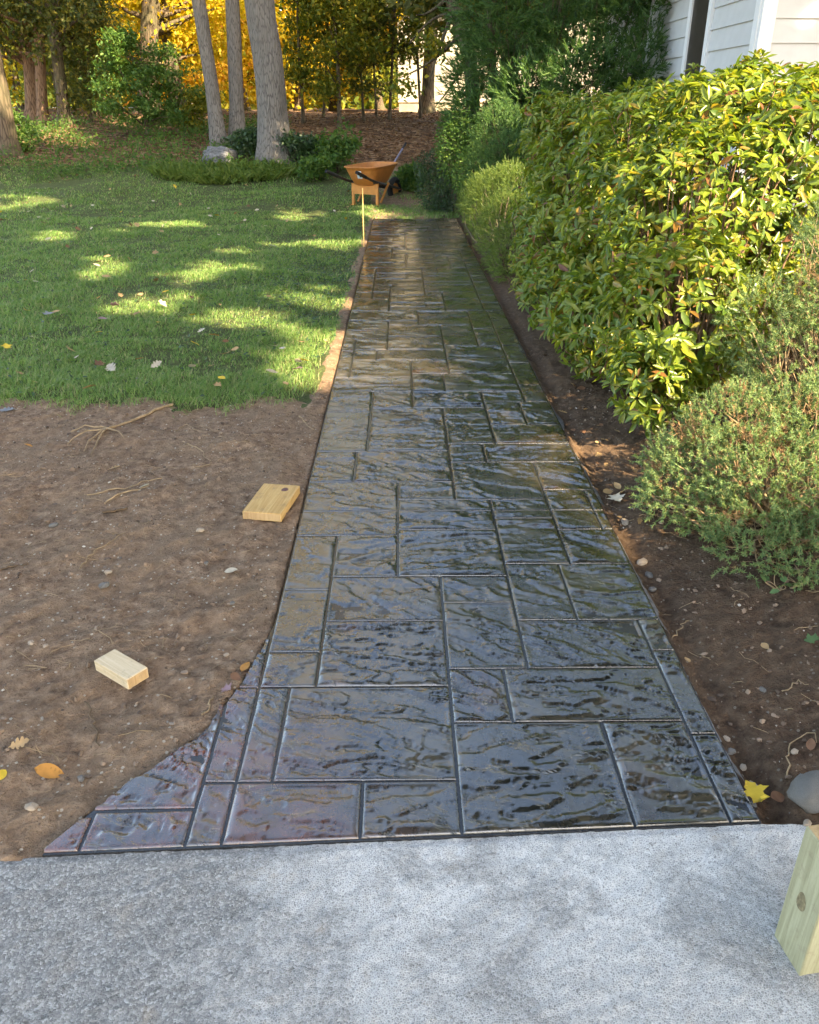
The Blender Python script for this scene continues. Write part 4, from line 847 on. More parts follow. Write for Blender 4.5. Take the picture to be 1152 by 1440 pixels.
c0 = G(320, 243, .3); n = 2200; th = RNG.rand(n) * 6.28; r = np.sqrt(RNG.rand(n)); cx, cy = at(318, 243, 17.2)[0], 17.0
xx = cx + np.cos(th) * r * 1.35; yy = cy + np.sin(th) * r * .55; P = np.stack([xx, yy, ground_z(xx, yy) + .02], -1)
V, Fa = cards(P, unit(rdir(n) * np.array([1, 1, .1]) + np.array([0, 0, .75])), rdir(n, 1), RNG.uniform(.16, .30, n), .05, *LEAF8); tag(link('ground_cover', mesh('ground_cover', V, Fa), M['cypress']), 'strap leaved ground cover patch below the rock', 'ground cover', kind='stuff')

# ------------------------------------------------------------------ rocks, stones, blocks, sticks, leaves
def rock_mesh(name, seed, sub=3, amp=.25, mm='rock'):
    bm = bmesh.new(); bmesh.ops.create_icosphere(bm, subdivisions=sub, radius=1); V = np.array([v.co[:] for v in bm.verts]); bm.verts.index_update()
    Fa = np.array([[v.index for v in f.verts] for f in bm.faces]); bm.free()
    r = 1 + amp * fbm(V[:, 0] * 1.6 + seed, V[:, 1] * 1.6 + V[:, 2] * 1.3, 3, seed); me = mesh(name, np.sign(V) * np.abs(V) ** .85 * r[:, None], Fa, sub > 2); me.materials.append(M[mm]); return me
def rock(name, label, px, py, sz, seed, mm='greystone', rot=0, group=None, sink=.3, me=None, cat='stone'):
    g = G(px, py); z = gz(g[0], g[1]) if g[1] < 15 else None
    o = link(name, me or rock_mesh(name, seed, 2 if max(sz) < .05 else 3, .25, mm)); o.location = (g[0], g[1], (z if z > -.08 else -.012) + sz[2] * (1 - sink)); o.scale = sz; o.rotation_euler = (0, 0, rot); return tag(o, label, cat, group)
bp = gp(311, 236, 18.2); o = link('boulder', rock_mesh('boulder', 4, 4, .3)); o.location = (bp[0], 18.2, bp[2] + .12); o.scale = (.34, .28, .21); tag(o, 'grey rounded boulder at the lawn edge before the slim trunks', 'boulder')
rock('rock', 'large grey rock at the drive edge beside the upright post', 1141, 1128, (.055, .05, .035), 31, 'greystone', .5)
for k, (px, py, s_, mm, lab) in enumerate(((1062, 1088, .014, 'pebble', 'pale round pebble above the yellow maple leaf'), (1048, 1068, .013, 'pebble', 'tan pebble in the trench by the walk edge'), (1137, 1154, .013, 'pebble', 'pale flat pebble between grey rock and post'), (1030, 1048, .016, 'greystone', 'grey stone chip lying in the trench'),
     (1117, 1060, .013, 'pebble', 'white pebble lying on the dark right bed'), (1073, 968, .013, 'greystone', 'grey pebble on the dark bed below the spruce'), (1024, 1030, .012, 'pebble', 'thin pale chip at the slab edge'),
     (282, 748, .018, 'pebble', 'oblong tan stone on the soil left of the walk'), (146, 822, .022, 'greystone', 'dark cylindrical stone half buried in the soil'), (152, 805, .016, 'pebble', 'pale stone leaning on the dark buried stone'), (75, 737, .020, 'greystone', 'flat grey green stone on the soil at far left'),
     (44, 905, .014, 'pebble', 'yellowish pebble at the left edge of the soil'), (64, 908, .010, 'pebble', 'small pebble right of the yellowish one'), (135, 734, .010, 'pebble', 'small pale pebble above the short wood block row'), (372, 835, .009, 'pebble', 'tiny white pebble close to the walk edge'), (326, 848, .012, 'greystone', 'grey pebble below the pale oval leaf'),
     (318, 918, .011, 'pebble', 'pale pebble left of the curled tan leaf'), (45, 1135, .018, 'pebble', 'half buried stone below the orange leaf'), (113, 1090, .012, 'greystone', 'grey chip right of the large orange leaf'), (40, 757, .010, 'pebble', 'pale pebble at far left of the soil'), (290, 790, .011, 'greystone', 'grey chip left of the pale oval leaf'), (905, 780, .028, 'pebble', 'tan flat stone by the slab in the sun patch'), (880, 728, .024, 'pebble', 'sunlit pale stone at the slab edge'), (915, 795, .020, 'greystone', 'grey stone at the slab edge below the sun patch'), (920, 815, .018, 'greystone', 'dark stone in the trench under the low spruce'))):
    rock('stone', lab, px, py, (s_ * .9, s_ * .65, s_ * .42), 50 + k, mm, RNG.rand() * 3, 'small stones on the soil')
# tiny stones and clods: one mass
def clods(name, label, n, box, szr, mm, seed, kindlab):
    bm = bmesh.new(); bmesh.ops.create_icosphere(bm, subdivisions=1, radius=1); T = np.array([v.co[:] for v in bm.verts]); bm.verts.index_update(); Ft = np.array([[v.index for v in f.verts] for f in bm.faces]); bm.free()
    x = RNG.uniform(box[0], box[1], n); y = RNG.uniform(box[2], box[3], n); yu = unwarp(x, y); k = (x < np.where(yu < 2.4, flare_x(yu), XL) - .015) | (x > XR + .02)
    k &= yu > 1.385; k &= ~((y > 4.6) & (x < 0)); x, y = x[k], y[k]; n = len(x); s_ = szr[0] * (szr[1] / szr[0]) ** (RNG.rand(n) ** 2.2)
    R_ = (1 + .32 * RNG.normal(size=(n, len(T), 1))); V = T[None] * R_ * s_[:, None, None] * RNG.uniform(.6, 1.3, (n, 1, 3)) * np.array([1, 1, .75]) + np.stack([x, y, ground_z(x, y) + s_ * .2], -1)[:, None]
    Fa = (Ft[None] + (np.arange(n) * len(T))[:, None, None]).reshape(-1, 3); o = link(name, mesh(name, V.reshape(-1, 3), Fa, False), mm); tag(o, label, kindlab, kind='stuff'); return o
mm_, t_m, b_m = mat('clod'); g_ = nd(t_m, 'NewGeometry').outputs['Random Per Island']
t_m.links.new(ramp(t_m, g_, [(0, (0.07, .045, .03)), (.6, (.19, .128, .085)), (1, (.27, .19, .13))]), b_m.inputs['Base Color']); b_m.inputs['Roughness'].default_value = .95; M['clod'] = mm_
mm_, t_m, b_m = mat('grit'); g_ = nd(t_m, 'NewGeometry').outputs['Random Per Island']
t_m.links.new(ramp(t_m, g_, [(0, (0.14, .12, .10)), (.6, (.32, .27, .21)), (1, (.52, .47, .40))]), b_m.inputs['Base Color']); b_m.inputs['Roughness'].default_value = .9; M['grit'] = mm_
clods('soil_clods', 'loose soil crumbs on the bare ground', 7500, (-2.2, 1.8, 1.29, 4.7), (.002, .0105), M['clod'], 1, 'soil')
clods('grit', 'small pale grit and stones in the soil', 1300, (-2.4, 2.0, 1.29, 4.7), (.0015, .006), M['grit'], 2, 'grit')
# fine roots and straw
mb = MB()
for k in range(420):
    x = RNG.uniform(-2.2, -.45); y = RNG.uniform(1.45, 4.5)
    if RNG.rand() < .2: x = RNG.uniform(.9, 1.9); y = RNG.uniform(1.5, 3.5)
    if x < XL and x > float(flare_x(y)) - .02: continue
    a = RNG.rand() * 6.28; L = RNG.uniform(.02, .10); q = np.array([[x + math.cos(a) * L * t_ + .25 * L * math.sin(t_ * 3 + a), y + math.sin(a) * L * t_, 0] for t_ in np.linspace(0, 1, 5)])
    q[:, 2] = ground_z(q[:, 0], q[:, 1]) + .003; mb.tube(q, RNG.uniform(.0006, .0014), 3, False)
tag(mb.build('root_fibres', M['twig']), 'fine straw and torn root fibres on the soil', 'roots', kind='stuff')

def stick(name, label, pts, r0, r1, mm='twig', cat='twig', sub=()):
    P = np.array([G(*p) for p in pts]); P = rs(P, 12); P[:, :2] += RNG.normal(size=(12, 2)) * .004; P[:, 2] = np.maximum(ground_z(P[:, 0], P[:, 1]), -.012) + r0 * .8 + .002
    mb = MB(); b = P[0].copy(); mb.tube(P - b, np.linspace(r0, r1, 12), 6, True, .1)
    for s_ in sub:
        Q = np.array([G(*p) for p in s_]); Q = rs(Q, 6); Q[:, 2] = np.maximum(ground_z(Q[:, 0], Q[:, 1]), -.012) + r1 + .012 * np.sin(np.linspace(0, 3.1, 6)) + .002; mb.tube(Q - b, np.linspace(r1, r1 * .4, 6), 5, False)
    o = mb.build(name, M[mm], None, True); o.location = b; return tag(o, label, cat)
stick('root_stick', 'long pale stick with a frayed root end at the lawn edge', [(242, 569), (200, 585), (150, 606)], .009, .006, 'twig', 'stick', [[(150, 606), (120, 612), (95, 625)], [(150, 606), (125, 622), (118, 634)], [(150, 606), (140, 618), (128, 640)], [(155, 604), (120, 605), (100, 610)], [(150, 606), (165, 612), (175, 618)]])
stick('twig', 'upper of two thin parallel twigs beside the white chip', [(122, 696), (175, 688), (228, 672)], .004, .002)
stick('twig', 'lower of two thin parallel twigs beside the white chip', [(146, 708), (185, 692), (212, 684)], .004, .003)
stick('twig', 'short dark bark strip below the parallel twigs', [(145, 722), (178, 714)], .007, .004, 'twig_dark')
stick('twig', 'curved thin root left of the dark buried stone', [(112, 798), (128, 778), (150, 765), (180, 746)], .003, .0012)
stick('twig', 'looped pale root near the centre of the soil', [(258, 620), (285, 632), (297, 650), (272, 655)], .003, .0015)
stick('twig', 'looped root high on the soil near the lawn', [(245, 604), (262, 594), (278, 605)], .0025, .0015)
stick('twig', 'thin root at the left edge of the soil', [(-4, 801), (38, 792)], .004, .002, 'twig_dark')
stick('twig', 'bent pale root beside the flared slab corner', [(284, 1007), (296, 992), (297, 978)], .003, .0018)
stick('twig', 'long thin bent root on the dark right bed', [(1105, 1095), (1108, 1060), (1122, 1035), (1140, 1030), (1150, 1045)], .0022, .0012)
stick('twig', 'short twig at the slab edge under the spruce', [(948, 896), (958, 880), (968, 868)], .002, .001)
stick('twig', 'forked twig high on the dark right bed', [(1103, 975), (1122, 961), (1136, 972)], .002, .001)
stick('twig', 'thin crack-like dark root below the short block', [(120, 985), (130, 1010), (140, 1045)], .003, .002, 'twig_dark')
stick('twig', 'curled root close to the lawn corner of the walk', [(420, 583), (432, 597), (440, 604)], .004, .002)

# fallen leaves
def leaf_shape(kind):
    if kind == 'oval': t_ = np.linspace(0, 1, 8); half = [(x, .30 * math.sin(math.pi * x ** .85) ** .8) for x in t_]
    elif kind == 'oak': half = [(0, .02), (.12, .05), (.2, .20), (.27, .22), (.33, .09), (.42, .30), (.5, .33), (.55, .12), (.65, .30), (.74, .28), (.78, .12), (.88, .16), (1, .02)]
    else: half = [(0, .02), (.05, .10), (.02, .38), (.22, .28), (.34, .30), (.42, .62), (.52, .44), (.60, .40), (.62, .22), (.76, .26), (.84, .14), (1, .01)]
    V = []; Fa = []
    for x, y in half: V += [(x - .5, y, .18 * y + .10 * (x - .5) ** 2), (x - .5, 0, .02 * math.sin(6 * x)), (x - .5, -y, .26 * y + .10 * (x - .5) ** 2)]
    for k in range(len(half) - 1):
        a = k * 3; Fa += [(a, a + 1, a + 4, a + 3), (a + 1, a + 2, a + 5, a + 4)]
    return np.array(V), np.array(Fa)
LSH = {k: leaf_shape(k) for k in ('oval', 'oak', 'maple')}
LME = {}
def fallen(label, px, py, size, kind, mm, tilt=.15, group=None, z0=None, rot=None, name='fallen_leaf'):
    g = G(px, py); x, y = g[0], g[1]
    key = (kind, mm)
    if key not in LME:
        V, Fa = LSH[kind]; me = mesh('fallen_leaf', np.vstack([V, V - np.array([0, 0, .006])]), np.vstack([Fa, Fa[:, ::-1] + len(V)]), True); me.materials.append(M[mm]); LME[key] = me
    o = link(name, LME[key]); z = max(gz(x, y), -.012) if z0 is None else z0
    o.location = (x, y, z + .006 + size * .04); o.scale = (size, size, size); o.rotation_euler = (RNG.normal() * tilt, RNG.normal() * tilt, RNG.rand() * 6.28 if rot is None else rot); return tag(o, label, 'leaf', group)
FL = [(138, 377, .13, 'oak', 'l_brown', 'brown curled leaf on the middle of the lawn'), (151, 398, .10, 'oval', 'l_tan', 'tan leaf just below the brown curled lawn leaf'), (141, 428, .08, 'oval', 'l_orange', 'small orange leaf left of the mauve one on the lawn'), (163, 439, .08, 'maple', 'l_mauve', 'mauve leaf lying on the lawn'),
      (71, 452, .09, 'maple', 'l_grey', 'blue grey leaf at the left of the lawn'), (146, 459, .08, 'oval', 'l_mauve', 'pinkish leaf below the mauve leaf on the lawn'), (199, 424, .09, 'oak', 'l_tan', 'tan lobed leaf at the centre of the lawn'), (270, 428, .09, 'oak', 'l_brown', 'brown leaf on the lawn toward the walk'),
      (302, 483, .08, 'maple', 'l_orange', 'upright orange brown leaf on the lawn'), (318, 510, .08, 'maple', 'l_tan', 'tan leaf right of the grass tuft'), (272, 528, .07, 'oval', 'l_pale', 'pale leaf near the lower lawn edge'), (198, 517, .06, 'oval', 'l_orange', 'bright orange leaf in the lower lawn'), (159, 531, .12, 'oak', 'l_pale', 'large pale oak leaf near the soil edge'),
      (313, 545, .06, 'oval', 'l_yellow', 'yellow leaf at the lower lawn edge'), (52, 551, .06, 'oval', 'l_tan', 'tan leaf left of the pale oak leaf'), (384, 353, .10, 'oak', 'l_grey', 'dark grey leaf on the upper lawn toward the walk'), (418, 532, .08, 'maple', 'l_mauve', 'dull pink leaf beside the walk'), (398, 502, .08, 'oak', 'l_grey', 'purple grey leaf near the walk edge'), (10, 577, .10, 'oak', 'l_grey', 'blue grey oak leaf at the left edge of the soil')]
for px, py, s_, kd, mm, lab in FL: fallen(lab, px, py, s_ * .9, kd, mm, .25, 'fallen leaves', z0=(.052 if py < 560 else None))
kinds = [('l_tan', 'small tan fallen leaf scattered on the lawn'), ('l_pale', 'small pale fallen leaf scattered on the lawn'), ('l_yellow', 'small yellow fallen leaf scattered on the lawn'), ('l_brown', 'small brown fallen leaf scattered on the lawn')]
cnt = 0
while cnt < 110:
    px = RNG.uniform(0, 510); py = RNG.uniform(232, 560) if RNG.rand() < .5 else RNG.uniform(228, 330); g = G(px, py)
    if g[1] > 17 or not lawn_mask(g[:1], g[1:2])[0]: continue
    mm, lab = kinds[RNG.choice(4, p=[.35, .35, .15, .15])]; fallen(lab, px, py, RNG.uniform(.045, .085), ['oval', 'oak', 'maple'][RNG.randint(3)], mm, .4, 'small leaves ' + mm[2:] + ' on the lawn', z0=gz(g[0], g[1]) + .05); cnt += 1
for px, py, s_, kd, mm, lab, rt in ((70, 1087, .075, 'oval', 'l_orange', 'large orange tan leaf on the soil above the drive', .1), (28, 1051, .055, 'oak', 'l_tan', 'lobed tan oak leaf at the left edge of the soil', .3), (345, 936, .045, 'oval', 'l_orange', 'curled orange leaf standing at the walk edge', 1.2), (320, 971, .035, 'maple', 'l_mauve', 'purple brown leaf at the flared corner', None),
        (325, 803, .05, 'oval', 'l_pale', 'pale oval leaf on the soil below the long block', .05), (160, 657, .06, 'oak', 'l_tan', 'dry curled leaf on the upper soil', .6), (203, 686, .05, 'oval', 'l_pale', 'white papery chip on the soil beside two twigs', .2), (40, 625, .04, 'oval', 'l_orange', 'small orange leaf at the upper left of the soil', None), (2, 1096, .04, 'oval', 'l_yellow', 'yellow leaf cut by the left edge of the picture', None),
        (332, 955, .04, 'oval', 'l_brown', 'brown leaf tucked under the curled orange leaf', None), (1060, 1111, .062, 'maple', 'l_yellow', 'bright yellow maple leaf at the slab corner', 1.9), (1094, 1119, .05, 'oval', 'l_brown', 'brown leaf right of the yellow maple leaf', .4), (967, 926, .03, 'oval', 'l_tan', 'tan curled leaf at the right slab edge', None), (1075, 914, .035, 'oval', 'l_tan', 'tan round leaf on the dark bed', None), (1140, 1050, .04, 'oval', 'l_brown', 'brown curled leaf at the right edge of the bed', None),
        (1137, 912, .05, 'maple', 'l_green', 'green leaf at the right edge under the spruce', None), (868, 700, .07, 'maple', 'l_pale', 'pale sunlit leaf at the slab edge', None), (855, 690, .05, 'oval', 'l_tan', 'tan leaf beside the pale sunlit leaf', None)):
    fallen(lab, px, py, s_, kd, mm, .22, 'leaves on the bare soil', rot=rt)
cnt = 0
while cnt < 26:
    px, py = (RNG.uniform(740, 900), RNG.uniform(430, 760)); g = G(px, py)
    if g[0] < XR + .02 or g[0] > XR + .28: continue
    fallen('small dry leaf in the narrow soil strip right of the walk', px, py, RNG.uniform(.03, .055), ['oval', 'oak'][RNG.randint(2)], ['l_brown', 'l_tan'][RNG.randint(2)], .35, 'dry leaves along the right walk edge'); cnt += 1
# seedlings in the right bed
for k, (px, py, lab) in enumerate(((1085, 880, 'small seedling with round leaves under the low spruce'), (1110, 893, 'thin vine with pale leaves at the right bed edge'), (1085, 748, 'pale broad leaves growing through the low spruce'), (1130, 720, 'large heart shaped leaves at the right edge in the spruce'))):
    z = .02 if k < 2 else .34; g = at(px, py, 2.35 if k < 2 else 2.62); base = np.array([g[0], g[1], gz(g[0], g[1])]); root = thing('seedling', lab, 'plant', tuple(base)); mb = MB()
    for j in range(7):
        tp = g + RNG.normal(size=3) * np.array([.05, .04, .02]) + np.array([0, 0, .02]); tp[2] = max(tp[2], base[2] + .03); q = curve(base, tp, .15); mb.tube(q - base, .0015, 4, False)
        V, Fa = cards([tp], unit(RNG.normal(size=(1, 3)) * np.array([1, 1, .2])), rdir(1, 2.0), .035 if k < 2 else .055, .026 if k < 2 else .04, *LEAF8); link('leaf', mesh('leaf', V - base, Fa, True), M['l_green' if k < 2 else 'cypress'], root)
    mb.build('stem', M['twig'], root)

# wood blocks
M['pine'] = wood_mat('pine', (0.44, 0.25, 0.08), (0.60, 0.39, 0.16), 0); M['pine_pale'] = wood_mat('pine_pale', (0.52, 0.39, 0.23), (0.66, 0.53, 0.35), 0); M['post'] = wood_mat('post_wood', (0.27, 0.25, 0.14), (0.43, 0.40, 0.25), 2)
M['knot'] = plain_mat('knot', (0.13, 0.055, 0.045), .6, .4, 90); M['endgrain'] = wood_mat('endgrain', (0.36, 0.22, 0.10), (0.50, 0.34, 0.17), 2); M['knot_post'] = plain_mat('knot_post', (0.20, 0.16, 0.085), .7, .6, 110)
def disc(c, r1, r2, n=20, axis='z', d=.001, wob=.06):
    th = np.linspace(0, 2 * np.pi, n, endpoint=False); w_ = 1 + wob * np.sin(3 * th + 1); V = [(0, 0, d)] + [(r1 * math.cos(a) * w_[k], r2 * math.sin(a) * w_[k], 0) for k, a in enumerate(th)]
    V = np.array(V); 
    if axis == 'x': V = V[:, [2, 1, 0]] * np.array([-1, 1, 1])
    return V + np.asarray(c), [(0, 1 + k, 1 + (k + 1) % n) for k in range(n)]
def block(label, pts, h, mm, knot=None):
    A_, B_, C_ = [G(*p, h + .004) for p in pts]       # three corners of the top face: A-B long side, B-C short side
    ln_ = np.linalg.norm((B_ - A_)[:2]); wd_ = np.linalg.norm((C_ - B_)[:2]); a = math.atan2(B_[1] - A_[1], B_[0] - A_[0]); ctr = (A_ + C_) / 2
    sh = np.array([math.cos(a), math.sin(a)]); root = thing('wood_block', label, 'wood block', (ctr[0], ctr[1], .0), a)
    mb = MB(); mb.box((0, 0, h / 2), (ln_, wd_, h), None, .0022); mb.build('board', M[mm], root)
    for s_ in (-1, 1): mb = MB(); mb.box((s_ * (ln_ / 2 + .0004), 0, h / 2), (.0012, wd_ - .006, h - .006)); mb.build('end_grain', M['endgrain'], root)
    if knot: mb = MB(); mb.add(*disc((knot[0] * ln_, knot[1] * wd_, h + .0006), .019, .015)); mb.build('knot', M['knot'], root)
    print(label, ln_, wd_); return root
block('long pine block with a dark red knot on the soil beside the walk', [(345, 714), (375, 675), (418, 685)], .036, 'pine', (.32, -.18))
block('short pale pine block lying alone on the bare soil', [(129, 925), (175, 952), (210, 939)], .036, 'pine_pale')
q1 = G(1088, 1316, -.01); q2 = G(1125, 1376, -.01); a = math.atan2(q2[1] - q1[1], q2[0] - q1[0]) + math.pi / 2
root = thing('timber_post', 'short upright square timber post at the right edge of the driveway', 'post', (q1[0], q1[1], -.012), a)
mb = MB(); mb.box((.0445, -.0445, .155), (.089, .089, .31), None, .003); mb.build('post', M['post'], root)
mb = MB(); mb.box((.0445, -.0445, .3108), (.083, .083, .0012)); mb.build('end_grain', M['endgrain'], root)
mb = MB(); mb.add(*disc((-.0006, -.042, .155), .022, .013, 20, 'x')); mb.build('knot', M['knot_post'], root)

# grade stake at the left edge of the walk
g = G(513, 346); root = thing('grade_stake', 'thin yellow wooden stake standing in the turf before the wheelbarrow', 'stake', (g[0] - .01, g[1], -.03)); mb = MB(); mb.box((0, 0, .34), (.012, .012, .68), None, .001); mb.build('shaft', M['pine'], root)
mb = MB(); V = np.array([(-.006, -.006, 0), (.006, -.006, 0), (.006, .006, 0), (-.006, .006, 0), (0, 0, -.07)]); mb.add(V, [(0, 4, 1), (1, 4, 2), (2, 4, 3), (3, 4, 0)]); mb.build('point', M['pine'], root)

# ------------------------------------------------------------------ wheelbarrow
M['tray'] = plain_mat('tray', (0.50, 0.185, 0.045), .42, .12, 14, .45); M['black'] = plain_mat('black_paint', (0.02, 0.02, 0.022), .5, .3, 25, .4); M['legs'] = plain_mat('leg_paint', (0.55, 0.22, 0.05), .5, .12, 12, .4)
M['rubber'] = plain_mat('rubber', (0.02, 0.02, 0.02), .8, .2, 20); M['sticker'] = plain_mat('sticker', (0.50, 0.60, 0.66), .5, .08, 20); M['mortar'] = plain_mat('mortar', (0.22, 0.17, 0.14), .9, .3, 20); M['pole'] = plain_mat('pole', (0.20, 0.19, 0.27), .35, .2, 20, .5)
wl = G(497, 291); wr = G(541, 289); wc = .5 * (wl + wr); PHI = math.radians(30)
wb = thing('wheelbarrow', 'orange wheelbarrow with black handles standing at the end of the walk', 'wheelbarrow', (wc[0] + .02, wc[1] + .12, gz(wc[0], wc[1]) + .01), -PHI)
def ringp(cy, hw, hl, z, zf, n=36, p=4.0, taper=.86):
    th = np.linspace(0, 2 * np.pi, n, endpoint=False); c, s_ = np.cos(th), np.sin(th); x = np.sign(c) * abs(c) ** (2 / p) * hw; y = np.sign(s_) * abs(s_) ** (2 / p) * hl
    x = x * (1 - (1 - taper) * (y / hl + 1) / 2); return np.stack([x, y + cy, z + zf * (y / hl)], -1)
rings = [ringp(.04, .0, .0001, .335, 0), ringp(.04, .20, .24, .335, .01), ringp(.045, .225, .275, .35, .01), ringp(.06, .27, .36, .45, .015), ringp(.075, .315, .43, .56, .02), ringp(.08, .335, .46, .615, .02), ringp(.08, .36, .485, .620, .02), ringp(.08, .362, .487, .632, .02), ringp(.08, .345, .47, .636, .02), ringp(.08, .328, .452, .622, .02), ringp(.075, .305, .42, .56, .02), ringp(.06, .26, .35, .45, .015), ringp(.045, .215, .265, .36, .01), ringp(.04, .0, .0001, .348, 0)]
V = np.concatenate(rings); n_ = 36; Fq = []
for k in range(len(rings) - 1):
    for j in range(n_): Fq.append((k * n_ + j, k * n_ + (j + 1) % n_, (k + 1) * n_ + (j + 1) % n_, (k + 1) * n_ + j))
mb = MB(); mb.add(V, Fq); tray = mb.build('tray', M['tray'], wb, True)
mb = MB(); mb.add(np.vstack([ringp(.06, .24, .31, .42, .0), [(0, .06, .45)]]), [(k, (k + 1) % 36, 36) for k in range(36)]); mb.build('mortar', M['mortar'], tray, True)
for s_ in (-1, 1):
    mb = MB(); P_ = rs([(s_ * .29, -.86, .575), (s_ * .26, -.3, .40), (s_ * .16, .50, .26), (s_ * .10, .80, .21)], 12); mb.tube(P_, .022, 8); h_ = mb.build('handle', M['black'], wb, True)
    mb = MB(); mb.tube(P_[:3] + np.array([0, 0, 0]), .026, 10); mb.build('grip', M['rubber'], h_, True)
    mb = MB(); mb.box((s_ * .235, -.16, .19), (.05, .035, .40), None, .006); mb.box((s_ * .235, -.16, .012), (.07, .10, .02), None, .004)
    mb.box((s_ * .225, .10, .20), (.03, .03, .40), np.array(Matrix.Rotation(math.radians(-42), 3, 'X')), .004); mb.build('leg', M['legs'], wb)
mb = MB(); mb.box((0, -.165, .27), (.43, .02, .17), None, .004); mb.build('leg_panel', M['legs'], wb)
mb = MB(); mb.box((0, .05, .315), (.36, .06, .03)); mb.box((0, -.18, .37), (.44, .05, .03)); mb.box((0, .3, .30), (.28, .05, .03)); mb.build('cross_brace', M['black'], wb)
th = np.linspace(0, 2 * np.pi, 24, endpoint=False); ph = np.linspace(0, 2 * np.pi, 10, endpoint=False)
V = np.array([[.05 * math.cos(b_), .80 + (.15 + .05 * math.sin(b_)) * math.cos(a), .20 + (.15 + .05 * math.sin(b_)) * math.sin(a)] for a in th for b_ in ph]); Fq = [(i_ * 10 + j, i_ * 10 + (j + 1) % 10, ((i_ + 1) % 24) * 10 + (j + 1) % 10, ((i_ + 1) % 24) * 10 + j) for i_ in range(24) for j in range(10)]
mb = MB(); mb.add(V, Fq); wh = mb.build('wheel', M['rubber'], wb, True); mb = MB(); mb.tube([(-.03, .8, .2), (.03, .8, .2)], .10, 20); mb.tube([(-.12, .8, .2), (.12, .8, .2)], .012, 8); mb.build('rim', M['legs'], wh)
mb = MB(); mb.box((.045, -.395, .50), (.09, .012, .12), np.array(Matrix.Rotation(math.radians(22), 3, 'X')), .003); stk = mb.build('label_plate', M['sticker'], wb)
mb = MB(); mb.box((.03, -.405, .505), (.03, .006, .02), np.array(Matrix.Rotation(math.radians(22), 3, 'X'))); mb.box((.065, -.397, .475), (.03, .006, .02), np.array(Matrix.Rotation(math.radians(22), 3, 'X'))); mb.box((.05, -.412, .545), (.07, .006, .012), np.array(Matrix.Rotation(math.radians(22), 3, 'X'))); mb.build('print', M['black'], stk)
# long tool handle leaning out of the tray
pa = at(535, 246, wc[1] + .30); pb = at(571, 201, wc[1] + .75); pa[2] -= .16
root = thing('tool_handle', 'long grey tool handle leaning out of the orange wheelbarrow', 'tool', tuple(pa)); mb = MB(); mb.tube(rs([pa, pb], 6) - pa, .017, 10); mb.build('shaft', M['pole'], root, True)
mb = MB(); d_ = (pb - pa) / np.linalg.norm(pb - pa); mb.tube(np.array([pb - d_ * .12, pb + d_ * .005]) - pa, .020, 10); mb.build('grip', M['black'], root, True)

# ------------------------------------------------------------------ unseen trees added behind the photographer to shade the garden
# sun patches, shaped by cutting crown leaves along the sun direction: (point, radius)
GAPS = [((1.45, 4.55, .95), .50), ((1.62, 4.6, 1.30), .55), ((1.75, 4.9, 1.6), .5), ((1.4, 4.2, .6), .40), ((1.9, 4.5, .9), .35), ((1.25, 3.8, .40), .26), ((2.3, 5.0, 1.5), .4),
        ((1.03, 3.3, .03), .27), ((1.18, 2.95, .25), .30), ((1.38, 3.05, .40), .28), ((1.6, 3.2, .5), .18), ((1.4, 2.8, .35), .2), ((1.1, 9.6, .95), .35), ((1.2, 8.9, .7), .3), ((.95, 12.6, 1.0), .4), ((HX + .9, 9.0, 2.75), .22),
        (tuple(G(455, 525)), .22), (tuple(G(300, 380)), .2), (tuple(G(180, 370)), .18), (tuple(G(350, 450)), .12), (tuple(G(440, 490)), .13), (tuple(G(240, 318)), .30), (tuple(G(440, 345)), .28), (tuple(G(425, 415)), .16), (tuple(G(330, 262)), .4), (tuple(G(60, 245)), .6), (tuple(G(150, 236)), .5), (tuple(G(420, 300)), .22), (tuple(G(100, 330)), .22), (tuple(G(20, 290)), .35), (tuple(G(210, 425)), .13), (tuple(G(540, 300)), .2)]
_rg = np.random.RandomState(3); _split = []
for (p_, r_) in GAPS:
    if p_[0] < .2:      # patches on the lawn break up into small irregular flecks
        for q in range(5): _split.append(((p_[0] + _rg.normal() * r_ * 1.1, p_[1] + _rg.normal() * r_ * 1.3, 0.0), r_ * _rg.uniform(.2, .6)))
    else: _split.append((p_, r_))
GAPS = _split
GP = np.array([g_[0] for g_ in GAPS]); GR = np.array([g_[1] for g_ in GAPS])
ST = [((1.2, 1.6), 15, 'near'), ((-2.6, 1.8), 16, ''), ((1.6, 5.4), 15.5, ''), ((-1.6, 5.2), 16.5, ''), ((-5.4, 4.8), 17, ''), ((-3.2, 9.0), 17, ''), ((-7.2, 9.0), 18, ''), ((0.6, 9.2), 16, ''), ((-6.0, 13.2), 18, ''), ((-10, 13.5), 19, ''), ((4.5, 2.5), 15, ''), ((-2.2, 13), 17.5, ''), ((-4.6, 17.6), 19.5, ''), ((-2, 18.5), 19, ''), ((-7, 18.5), 20, ''), ((2.5, 19), 19, ''), ((-4.5, 23), 21, ''), ((0.5, 23), 21, '')]
TR = [(0, 1, 10), (2, 3, 7), (4, 5), (6, 8, 9), (11,), (12, 13, 15, 17), (14, 16)]
tl = ['leafy oak behind the photographer, nearest the drive', 'leafy oak right of the photographer beside the house', 'tall oak behind the photographer on the right', 'far oak behind the photographer at the right', 'slender oak behind the photographer next to the house', 'broad oak behind the photographer on the house side', 'tallest oak far behind the photographer']
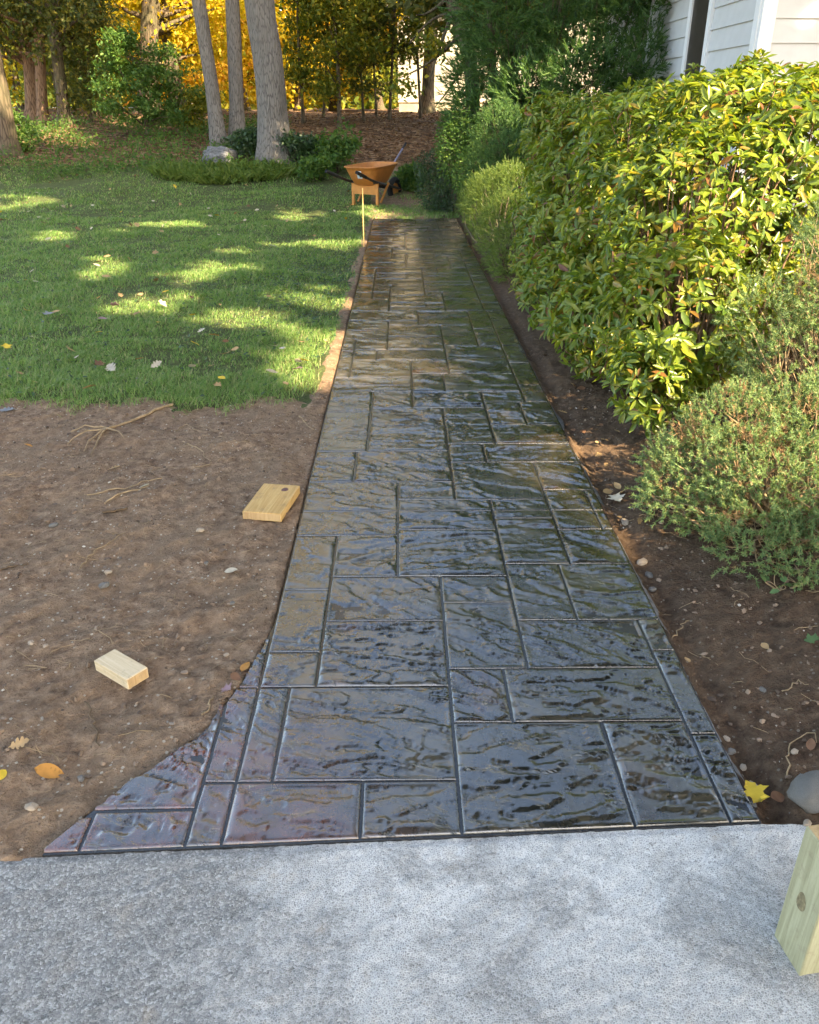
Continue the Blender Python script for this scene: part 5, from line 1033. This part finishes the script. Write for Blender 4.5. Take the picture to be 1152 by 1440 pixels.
for k, grp in enumerate(TR):
    cs = [np.array([ST[j][0][0], ST[j][0][1], 0.0]) + S * ST[j][1] for j in grp]; m_ = np.mean(cs, 0); b0 = None
    clear = lambda q_: not ((np.linalg.norm((q_[:, None] - GP[None]) - ((q_[:, None] - GP[None]) @ S)[..., None] * S, axis=-1) < GR[None] + .35).any())
    for ox, oy in ((2.6, -2.4), (3.6, -1.0), (1.2, -3.6), (4.4, -3.0), (-1.5, -3.5), (4.6, .8), (0, -5), (5.5, -5), (-3, -3)):
        b0 = np.array([m_[0] + ox, m_[1] + oy, 0.0]); top = m_ + np.array([ox * .7, oy * .7, .2]); trunk_path = rs([b0, b0 * .6 + top * .4 + np.array([.3, 0, 0]), top], 10)
        if clear(rs(trunk_path, 40)): break
    else: print('oak trunk not clear', k)
    root = thing('oak_tree', tl[k], 'tree', tuple(b0), 0, 'shade trees behind the photographer')
    mb = MB(); mb.tube(trunk_path - b0, np.linspace(.38, .12, 10), 12, True, .1); PPs = []
    for j_, c in zip(grp, cs):
        P_ = ell(13000 if j_ in (0, 1, 2, 7, 10) else (6200 if j_ < 12 else 8500), c, (3.3, 3.3, 2.4), .40); PPs.append(P_)
        for j in range(7):
            q = curve(top - np.array([0, 0, 2.0]), P_[j], .12, 12)
            if clear(q): mb.tube(q - b0, np.linspace(.09, .015, len(q)), 6, False)
    mb.build('trunk', M['bark_brown'], root, True)
    P_ = np.concatenate(PPs); rel = P_[:, None] - GP[None]; tpr = rel @ S; dist = np.linalg.norm(rel - tpr[..., None] * S, axis=-1)
    wob = np.clip(1 + .85 * fbm(P_[:, 0] * 2.0, P_[:, 1] * 2.0 + P_[:, 2], 2, 12), .25, 1.8)
    keepm = ~((dist < GR[None] * wob[:, None] + .22).any(1)); keepm &= ~((dist < GR[None] * 1.9 * wob[:, None] + .25).any(1) & (RNG.rand(len(P_)) < .45)); P_ = P_[keepm]; n = len(P_); L = .30 * RNG.uniform(.7, 1.25, n)  # leaves near the sun lines removed so the light falls in set patches
    V, Fa = cards(P_ - b0, rdir(n), rdir(n, .8), L, L * .75, *LEAF4); link('crown', mesh('crown', V, Fa), M['shade'], root)
